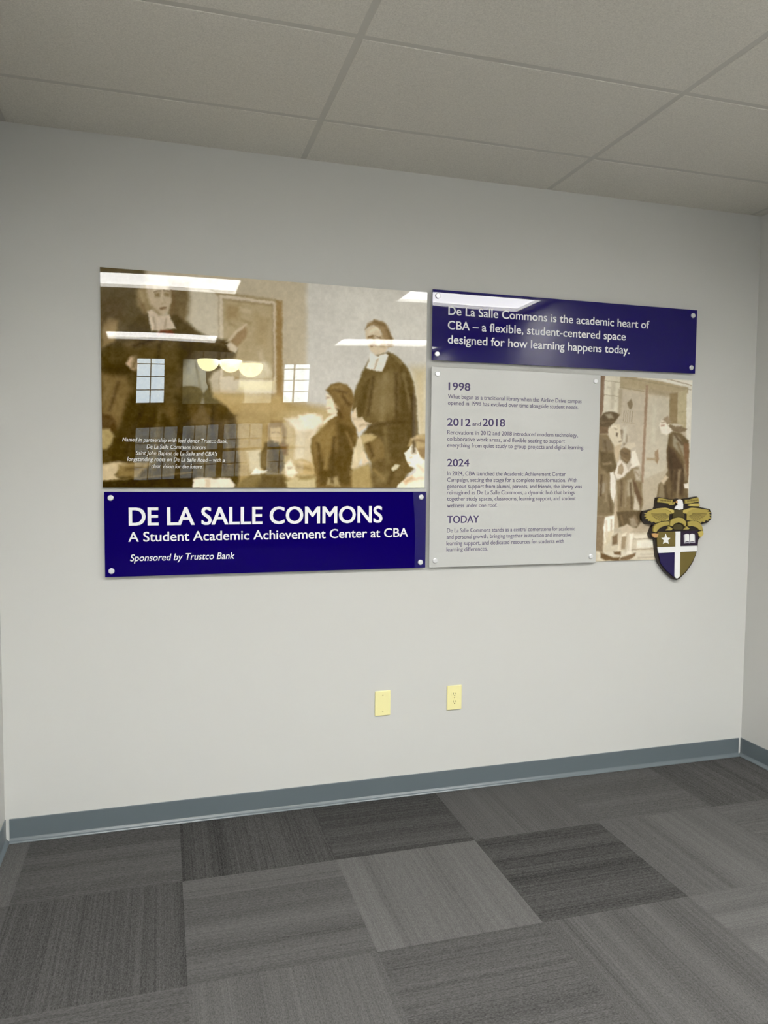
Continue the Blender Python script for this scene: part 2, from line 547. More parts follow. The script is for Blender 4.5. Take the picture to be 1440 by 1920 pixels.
CLASSROOM_PRINT = [  # (sRGB, softness mm, outline in mm from the print's lower left corner)
 ((203, 198, 184), 2.4, [(-77, 961),(1526, 1098),(1544, -65),(-91, -59)]),
 ((212, 207, 192), 72.3, [(1035, 913),(1475, 933),(1479, 646),(1037, 672)]),
 ((196, 180, 138), 33.7, [(1378, 566),(1453, 569),(1458, 229),(1415, 228)]),
 ((150, 128, 80), 12.0, [(1409, 245),(1458, 254),(1459, 178),(1410, 177)]),
 ((188, 175, 146), 14.5, [(-77, 961),(872, 1042),(877, 351),(-87, 256)]),
 ((197, 186, 160), 28.9, [(340, 872),(491, 861),(494, 596),(354, 634)]),
 ((166, 142, 92), 24.1, [(-85, 378),(767, 395),(1039, 351),(1041, -63),(-91, -59)]),
 ((188, 166, 118), 33.7, [(767, 348),(1039, 368),(990, 36),(792, 35)]),
 ((158, 138, 100), 7.2, [(454, 860),(509, 855),(733, 839),(762, 831),(762, 400),(733, 394),(489, 386),(486, 835)]),
 ((203, 190, 163), 3.6, [(488, 844),(733, 829),(740, 820),(741, 423),(489, 414)]),
 ((176, 158, 120), 4.8, [(504, 825),(719, 816),(724, 494),(503, 489)]),
 ((160, 138, 96), 19.3, [(518, 800),(578, 798),(569, 739),(518, 740)]),
 ((166, 146, 106), 19.3, [(648, 767),(707, 748),(695, 629),(643, 650)]),
 ((168, 150, 112), 19.3, [(531, 598),(624, 591),(648, 509),(531, 504)]),
 ((150, 122, 76), 7.2, [(736, 836),(764, 834),(767, 372),(738, 390)]),
 ((208, 194, 152), 9.6, [(577, 476),(733, 480),(733, 435),(566, 429)]),
 ((150, 126, 82), 7.2, [(554, 491),(724, 494),(724, 482),(554, 477)]),
 ((178, 152, 100), 19.3, [(450, 420),(767, 415),(791, 348),(461, 327)]),
 ((92, 78, 46), 16.9, [(-77, 961),(172, 982),(196, 805),(217, 627),(21, 482),(-84, 434)]),
 ((112, 94, 58), 16.9, [(280, 883),(355, 880),(364, 817),(350, 725),(368, 676),(305, 666),(279, 721)]),
 ((82, 67, 34), 9.6, [(-83, 500),(14, 582),(109, 688),(157, 731),(196, 716),(239, 655),(288, 690),(279, 748),(306, 745),(345, 716),(399, 678),(463, 649),(527, 644),(564, 613),(559, 580),(520, 541),(462, 506),(444, 473),(461, 397),(526, 352),(556, 306),(563, 200),(572, 101),(567, -61),(-91, -59)]),
 ((70, 56, 27), 19.3, [(305, 632),(520, 639),(554, 599),(462, 525),(326, 518)]),
 ((92, 76, 40), 24.1, [(108, 621),(305, 632),(304, 517),(107, 486)]),
 ((64, 50, 24), 21.7, [(13, 504),(107, 531),(128, 487),(85, 440),(12, 415)]),
 ((120, 99, 58), 16.9, [(0, 481),(98, 474),(119, 419),(105, 339),(66, 259),(30, 281),(-2, 302)]),
 ((68, 54, 25), 14.5, [(114, 396),(237, 389),(302, 265),(234, 56),(27, 100),(43, 191),(79, 282)]),
 ((95, 76, 38), 24.1, [(236, 355),(507, 352),(530, 270),(302, 265)]),
 ((60, 47, 22), 19.3, [(303, 403),(352, 393),(396, 33),(301, 33)]),
 ((74, 58, 28), 16.9, [(470, 339),(558, 318),(567, 82),(469, 81)]),
 ((150, 126, 84), 9.6, [(3, 704),(37, 728),(71, 708),(55, 618),(6, 593)]),
 ((88, 72, 42), 21.7, [(-4, 791),(89, 798),(98, 710),(35, 706),(3, 681)]),
 ((196, 168, 134), 6.0, [(99, 526),(116, 556),(142, 560),(146, 506),(124, 500),(116, 509)]),
 ((150, 130, 90), 12.0, [(145, 835),(171, 864),(210, 878),(241, 871),(218, 807),(200, 743),(170, 745),(149, 775)]),
 ((192, 174, 142), 7.2, [(180, 867),(241, 894),(284, 875),(291, 830),(286, 785),(270, 756),(248, 739),(226, 749),(205, 775),(190, 809)]),
 ((206, 190, 160), 7.2, [(206, 860),(267, 869),(271, 844),(210, 833)]),
 ((140, 118, 80), 6.0, [(218, 829),(245, 831),(242, 815),(220, 812)]),
 ((140, 118, 80), 6.0, [(258, 834),(280, 834),(277, 820),(260, 819)]),
 ((160, 138, 100), 4.8, [(251, 818),(262, 792),(246, 786)]),
 ((142, 112, 80), 4.8, [(235, 770),(266, 774),(262, 765),(240, 761)]),
 ((116, 94, 58), 7.2, [(280, 874),(298, 858),(302, 790),(288, 740),(275, 748),(288, 798)]),
 ((203, 186, 160), 3.6, [(189, 753),(207, 761),(233, 740),(253, 733),(275, 743),(296, 704),(307, 682),(265, 686),(206, 669),(198, 704)]),
 ((176, 156, 126), 3.6, [(259, 729),(268, 729),(263, 686),(257, 686)]),
 ((112, 62, 38), 4.8, [(226, 663),(248, 678),(287, 678),(301, 659),(230, 650)]),
 ((156, 130, 92), 6.0, [(522, 620),(541, 663),(569, 688),(601, 718),(610, 690),(603, 662),(578, 635),(559, 611),(540, 598)]),
 ((196, 180, 148), 3.6, [(518, 643),(555, 687),(608, 730),(610, 721),(568, 681),(541, 649)]),
 ((206, 192, 164), 4.8, [(517, 629),(536, 644),(568, 618),(559, 594),(536, 607)]),
 ((150, 124, 84), 6.0, [(1145, 731),(1160, 759),(1193, 778),(1229, 773),(1258, 753),(1269, 719),(1285, 693),(1285, 666),(1259, 654),(1241, 683),(1220, 731),(1188, 751)]),
 ((206, 190, 158), 4.8, [(1148, 729),(1183, 751),(1214, 738),(1230, 697),(1251, 684),(1257, 649),(1241, 622),(1205, 612),(1174, 635),(1164, 664),(1151, 693)]),
 ((160, 132, 92), 4.8, [(1158, 698),(1184, 707),(1199, 705),(1184, 692),(1163, 689)]),
 ((150, 122, 84), 4.8, [(1174, 672),(1197, 681),(1202, 661),(1174, 655)]),
 ((180, 156, 116), 7.2, [(1220, 701),(1246, 688),(1246, 654),(1220, 657)]),
 ((110, 92, 54), 6.0, [(1174, 606),(1149, 561),(1129, 520),(1109, 471),(1092, 416),(1089, 362),(1113, 318),(1151, 305),(1182, 296),(1146, 255),(1131, 235),(1168, 191),(1194, 87),(1340, 47),(1422, 114),(1414, 276),(1402, 412),(1387, 496),(1357, 565),(1320, 603),(1283, 629),(1262, 635)]),
 ((128, 110, 72), 28.9, [(1191, 521),(1307, 538),(1328, 364),(1224, 311),(1166, 359)]),
 ((92, 76, 42), 19.3, [(1326, 564),(1368, 516),(1391, 391),(1399, 215),(1325, 163),(1317, 389)]),
 ((90, 74, 40), 12.0, [(1140, 469),(1170, 503),(1156, 384),(1131, 319),(1115, 358)]),
 ((94, 78, 44), 16.9, [(1167, 270),(1376, 300),(1405, 164),(1299, 87),(1194, 161)]),
 ((226, 219, 202), 3.6, [(1174, 625),(1210, 613),(1246, 627),(1262, 618),(1247, 575),(1232, 542),(1190, 545),(1154, 556),(1167, 591)]),
 ((190, 176, 146), 2.9, [(1208, 603),(1216, 603),(1195, 548),(1188, 548)]),
 ((216, 198, 164), 4.3, [(1082, 330),(1110, 373),(1113, 323),(1138, 327),(1154, 307),(1182, 303),(1151, 277),(1123, 255),(1098, 293)]),
 ((222, 210, 182), 9.6, [(775, 312),(830, 318),(884, 339),(949, 329),(954, 295),(919, 255),(897, 221),(850, 225),(821, 272)]),
 ((232, 222, 196), 7.2, [(840, 326),(914, 340),(949, 304),(904, 264),(870, 278)]),
 ((208, 192, 156), 9.6, [(831, 258),(904, 264),(900, 118),(821, 132)]),
 ((226, 212, 180), 4.8, [(966, 431),(993, 427),(1013, 389),(1024, 350),(1004, 338),(976, 342),(966, 368),(971, 393)]),
 ((120, 97, 56), 6.0, [(963, 448),(985, 471),(1023, 484),(1063, 476),(1091, 448),(1099, 402),(1084, 352),(1082, 308),(1039, 307),(1021, 350),(1006, 389),(986, 425)]),
 ((136, 112, 68), 12.0, [(998, 457),(1058, 459),(1074, 411),(1039, 390)]),
 ((122, 99, 56), 6.0, [(959, 280),(989, 320),(1024, 345),(1079, 323),(1110, 272),(1124, 215),(1111, 140),(1097, 66),(1102, -14),(910, -14),(910, 109),(895, 182),(895, 225),(929, 250)]),
 ((140, 116, 68), 19.3, [(939, 265),(1004, 281),(994, 208),(939, 158),(910, 187)]),
 ((94, 76, 40), 19.3, [(1019, 306),(1095, 274),(1111, 160),(1082, 11),(940, 11),(940, 114),(1025, 184)]),
 ((228, 214, 184), 4.3, [(954, 305),(979, 330),(1014, 345),(1019, 331),(984, 313),(959, 292)]),
 ((138, 112, 68), 7.2, [(695, 274),(719, 299),(762, 300),(784, 267),(780, 199),(763, 165),(702, 183)]),
 ((188, 164, 116), 6.0, [(710, 267),(760, 273),(767, 228),(758, 189),(736, 170),(712, 198)]),
 ((120, 92, 52), 9.6, [(758, 199),(792, 195),(787, 151),(753, 141)]),
 ((198, 182, 142), 9.6, [(605, 163),(667, 173),(676, 68),(619, 73)]),
 ((92, 75, 40), 7.2, [(690, 202),(714, 217),(746, 203),(767, 165),(775, 107),(760, 64),(724, 49),(690, 68),(667, 102),(671, 154)]),
 ((124, 106, 66), 12.0, [(662, 149),(695, 167),(705, 92),(676, 92)]),
 ((232, 224, 198), 3.6, [(624, 61),(647, 92),(667, 78),(700, 78),(667, 63)]),
 ((126, 108, 66), 7.2, [(548, -14),(581, 32),(633, 58),(695, 71),(763, 61),(794, 28),(807, -14)]),
 ((96, 80, 46), 14.5, [(671, 54),(768, 54),(792, -14),(647, -14)]),
 ((226, 214, 180), 7.2, [(775, 103),(804, 127),(828, 108),(833, 69),(812, 42),(782, 54)]),
 ((186, 160, 108), 7.2, [(811, 117),(855, 133),(905, 104),(920, 60),(856, 55),(826, 79)]),
 ((196, 180, 134), 7.2, [(782, 25),(821, 45),(865, 60),(920, 50),(920, -14),(792, -14)]),
 ((150, 128, 80), 7.2, [(831, 52),(915, 60),(920, 40),(841, 35)]),
 ((226, 212, 186), 4.8, [(368, -4),(373, 36),(410, 45),(460, 41),(530, 43),(555, 10),(548, -9)]),
 ((202, 184, 150), 4.8, [(423, 38),(442, 41),(446, 1),(428, 1)]),
 ((206, 190, 150), 6.0, [(1084, 91),(1096, 160),(1116, 230),(1147, 248),(1193, 249),(1168, 206),(1147, 161),(1122, 106),(1102, 81)]),
 ((124, 103, 62), 9.6, [(1141, 235),(1183, 246),(1224, 232),(1251, 192),(1251, 137),(1215, 107),(1173, 126),(1152, 166)]),
 ((182, 160, 112), 7.2, [(1131, 240),(1167, 251),(1209, 241),(1188, 221),(1142, 205)]),
 ((216, 196, 158), 4.8, [(1132, 161),(1152, 171),(1158, 141),(1173, 121),(1143, 106)]),
 ((164, 142, 92), 9.6, [(1086, 76),(1122, 101),(1173, 116),(1189, 77),(1201, -14),(1092, -14)]),
 ((104, 86, 50), 12.0, [(1179, 111),(1251, 142),(1379, 123),(1353, 37),(1322, -14),(1190, -14)]),
 ((120, 102, 64), 19.3, [(1205, 77),(1273, 72),(1268, 22),(1200, 22)]),
 ((204, 194, 160), 3.6, [(1281, 95),(1304, 110),(1326, 108),(1310, 87),(1289, 77)]),
 ((166, 146, 102), 7.2, [(970, 11),(980, 46),(1020, 51),(1036, 6)]),
 ((174, 150, 102), 6.0, [(1362, 199),(1377, 235),(1409, 251),(1471, 252),(1473, 135),(1427, 139),(1405, 180),(1383, 194)]),
 ((140, 114, 72), 7.2, [(1415, 185),(1458, 196),(1459, 145),(1427, 144)]),
 ((240, 230, 204), 3.6, [(1346, 164),(1367, 184),(1380, 207),(1405, 190),(1427, 149),(1448, 129),(1433, 109),(1406, 93),(1374, 103),(1357, 128)]),
 ((236, 222, 192), 3.6, [(1306, -14),(1316, 17),(1358, 47),(1401, 73),(1411, 98),(1454, 129),(1476, 130),(1478, -14)]),
 ((196, 164, 118), 9.6, [(1342, 32),(1385, 58),(1401, 42),(1353, 17)]),
 ((84, 64, 34), 7.2, [(-10, 311),(32, 308),(53, 281),(59, 255),(44, 236),(-11, 244)]),
 ((168, 148, 98), 7.2, [(-11, 244),(31, 249),(48, 218),(35, 186),(17, 163),(-12, 163)]),
 ((194, 174, 134), 7.2, [(-13, 95),(30, 105),(68, 110),(98, 101),(72, 78),(50, 55),(72, 32),(-14, 23)]),
 ((134, 112, 66), 7.2, [(64, 96),(142, 106),(217, 111),(168, 79),(137, 42),(59, 50)]),
 ((58, 46, 22), 4.8, [(-14, 27),(80, 32),(234, 47),(369, 61),(373, -14),(-15, -13)]),
 ((104, 86, 48), 2.9, [(7, 30),(234, 54),(373, 71),(373, 66),(234, 47),(7, 23)]),
 ((66, 52, 26), 11.1, [(232, 628),(199, 354),(212, 353),(245, 627)]),
 ((98, 82, 48), 11.1, [(149, 625),(122, 511),(135, 508),(162, 622)]),
 ((62, 48, 24), 11.1, [(365, 636),(346, 497),(360, 496),(379, 635)]),
 ((104, 86, 50), 12.3, [(100, 597),(239, 622),(238, 633),(99, 608)]),
 ((58, 45, 22), 11.1, [(160, 364),(88, 149),(101, 144),(173, 360)]),
 ((96, 80, 44), 13.5, [(228, 333),(193, 80),(209, 78),(244, 331)]),
 ((62, 48, 24), 11.1, [(453, 362),(442, 81),(460, 81),(470, 362)]),
 ((104, 86, 48), 12.3, [(511, 293),(524, 81),(536, 82),(522, 294)]),
 ((100, 82, 46), 11.1, [(304, 655),(507, 625),(509, 633),(306, 663)]),
 ((58, 44, 22), 11.1, [(259, 666),(128, 605),(131, 594),(263, 656)]),
 ((130, 110, 70), 11.1, [(28, 439),(-5, 349),(2, 346),(35, 437)]),
 ((84, 66, 36), 11.1, [(64, 450),(28, 327),(36, 325),(72, 447)]),
 ((120, 98, 66), 3.9, [(214, 832),(245, 839),(244, 842),(214, 835)]),
 ((120, 98, 66), 3.9, [(255, 842),(279, 839),(280, 842),(256, 845)]),
 ((210, 196, 168), 9.2, [(244, 826),(250, 793),(256, 794),(249, 828)]),
 ((128, 104, 74), 3.9, [(240, 766),(266, 770),(266, 774),(240, 770)]),
 ((150, 128, 92), 9.9, [(202, 772),(237, 738),(242, 744),(207, 777)]),
 ((222, 208, 180), 9.9, [(215, 846),(263, 854),(262, 865),(214, 857)]),
 ((124, 102, 66), 11.1, [(152, 800),(173, 746),(184, 751),(162, 805)]),
 ((168, 148, 108), 9.9, [(159, 836),(167, 789),(174, 791),(165, 837)]),
 ((150, 130, 98), 9.9, [(211, 725),(217, 681),(221, 681),(215, 726)]),
 ((220, 206, 180), 8.7, [(200, 724),(208, 680),(213, 681),(205, 726)]),
 ((152, 132, 92), 9.2, [(582, 737),(624, 726),(625, 731),(583, 743)]),
 ((156, 136, 98), 9.2, [(530, 720),(563, 708),(565, 714),(533, 726)]),
 ((192, 176, 140), 11.1, [(577, 779),(623, 773),(626, 787),(579, 793)]),
 ((190, 174, 140), 11.1, [(654, 600),(697, 508),(713, 516),(670, 608)]),
 ((148, 126, 88), 8.4, [(504, 820),(719, 812),(719, 816),(505, 825)]),
 ((148, 126, 88), 8.4, [(719, 814),(722, 498),(726, 499),(723, 814)]),
 ((120, 92, 60), 3.6, [(1164, 696),(1189, 702),(1188, 707),(1163, 700)]),
 ((120, 94, 62), 3.6, [(1204, 699),(1225, 695),(1225, 699),(1205, 702)]),
 ((226, 212, 182), 8.7, [(1170, 717),(1211, 734),(1207, 746),(1166, 729)]),
 ((150, 124, 88), 8.4, [(1187, 699),(1192, 668),(1197, 669),(1191, 700)]),
 ((140, 110, 80), 3.6, [(1177, 653),(1200, 657),(1199, 660),(1176, 657)]),
 ((116, 94, 58), 9.9, [(1187, 764),(1244, 748),(1247, 756),(1190, 773)]),
 ((110, 88, 52), 9.9, [(1250, 736),(1272, 683),(1282, 687),(1261, 740)]),
 ((170, 144, 104), 9.2, [(1226, 705),(1242, 667),(1251, 670),(1235, 709)]),
 ((84, 68, 38), 11.1, [(1186, 519),(1162, 335),(1171, 334),(1195, 518)]),
 ((140, 122, 82), 13.5, [(1238, 536),(1224, 312),(1244, 311),(1257, 535)]),
 ((86, 70, 40), 12.3, [(1293, 537),(1301, 313),(1314, 314),(1306, 538)]),
 ((132, 114, 76), 11.1, [(1332, 538),(1371, 365),(1381, 367),(1341, 540)]),
 ((80, 64, 36), 11.1, [(1373, 441),(1387, 164),(1401, 165),(1387, 442)]),
 ((86, 70, 40), 13.5, [(1168, 278),(1351, 307),(1348, 322),(1166, 293)]),
 ((120, 102, 64), 13.5, [(1235, 286),(1258, 111),(1277, 113),(1254, 288)]),
 ((140, 122, 84), 9.9, [(1278, 619),(1323, 581),(1328, 586),(1283, 623)]),
 ((180, 160, 122), 8.7, [(1095, 316),(1136, 317),(1136, 322),(1095, 320)]),
 ((170, 146, 108), 8.7, [(1126, 287),(1152, 292),(1151, 297),(1125, 292)]),
 ((92, 72, 40), 10.6, [(1002, 448),(1062, 430),(1065, 439),(1004, 456)]),
 ((94, 74, 42), 10.6, [(1034, 420),(1074, 377),(1084, 386),(1043, 428)]),
 ((150, 126, 80), 10.6, [(989, 453),(1039, 464),(1037, 472),(987, 460)]),
 ((90, 70, 40), 9.9, [(1014, 368),(1035, 320),(1043, 323),(1023, 372)]),
 ((196, 170, 130), 9.2, [(1004, 381),(1017, 362),(1025, 367),(1012, 387)]),
 ((150, 122, 88), 8.4, [(969, 410),(981, 413),(980, 417),(968, 414)]),
 ((170, 142, 108), 8.4, [(971, 361),(984, 364),(983, 368),(970, 365)]),
 ((88, 70, 36), 12.3, [(1033, 282),(1024, 86),(1037, 85),(1046, 282)]),
 ((146, 122, 74), 12.3, [(971, 257),(957, 85),(973, 84),(987, 256)]),
 ((90, 72, 38), 11.1, [(923, 206),(944, 35),(956, 36),(935, 207)]),
 ((140, 116, 72), 11.1, [(1060, 257),(1086, 183),(1095, 186),(1069, 260)]),
 ((80, 64, 34), 11.1, [(999, 233),(991, 24),(1000, 23),(1009, 232)]),
 ((220, 204, 172), 9.2, [(900, 261),(885, 222),(894, 219),(909, 258)]),
 ((150, 122, 80), 3.9, [(719, 244),(734, 247),(733, 250),(719, 248)]),
 ((150, 122, 80), 3.9, [(743, 247),(757, 245),(758, 248),(744, 251)]),
 ((160, 130, 90), 3.9, [(729, 206),(748, 207),(748, 210),(729, 210)]),
 ((74, 58, 30), 11.1, [(713, 191),(747, 81),(759, 85),(725, 195)]),
 ((120, 100, 60), 11.1, [(691, 179),(681, 107),(690, 106),(700, 178)]),
 ((140, 122, 80), 11.1, [(620, 35),(663, 47),(661, 56),(618, 43)]),
 ((92, 76, 44), 11.1, [(739, 43),(773, 2),(782, 10),(748, 51)]),
 ((236, 228, 204), 8.7, [(634, 60),(691, 70),(690, 76),(633, 66)]),
 ((150, 124, 76), 10.6, [(830, 94),(899, 80),(901, 89),(832, 103)]),
 ((206, 184, 136), 9.9, [(840, 114),(884, 105),(886, 112),(842, 121)]),
 ((160, 136, 90), 9.2, [(792, 86),(807, 89),(806, 93),(792, 90)]),
 ((88, 70, 38), 11.1, [(1161, 209),(1188, 139),(1200, 144),(1174, 213)]),
 ((222, 206, 168), 9.4, [(1097, 184),(1108, 120),(1116, 121),(1105, 186)]),
 ((136, 114, 70), 11.1, [(1190, 82),(1243, 32),(1252, 41),(1199, 91)]),
 ((84, 68, 38), 11.1, [(1282, 79),(1267, 18),(1280, 15),(1295, 76)]),
 ((130, 104, 64), 9.9, [(1398, 225),(1446, 216),(1448, 226),(1400, 235)]),
 ((196, 172, 126), 9.4, [(1384, 227),(1416, 238),(1414, 244),(1382, 233)]),
 ((200, 176, 140), 3.9, [(1373, 142),(1384, 142),(1384, 146),(1373, 145)]),
 ((196, 170, 136), 3.9, [(1363, 117),(1376, 117),(1376, 120),(1363, 120)]),
 ((214, 196, 164), 9.2, [(1408, 105),(1446, 75),(1452, 82),(1414, 112)]),
 ((210, 190, 156), 9.9, [(1381, 33),(1450, 43),(1449, 52),(1379, 42)]),
 ((206, 188, 146), 9.9, [(14, 78),(48, 92),(45, 100),(11, 86)]),
 ((88, 68, 36), 9.9, [(0, 285),(38, 268),(42, 276),(4, 293)]),
 ((150, 128, 82), 8.7, [(18, 216),(31, 216),(31, 220),(18, 219)]),
 ((96, 78, 42), 11.1, [(94, 72),(164, 82),(163, 93),(93, 84)]),
 ((160, 138, 92), 9.9, [(81, 93),(151, 101),(150, 106),(81, 99)]),
]
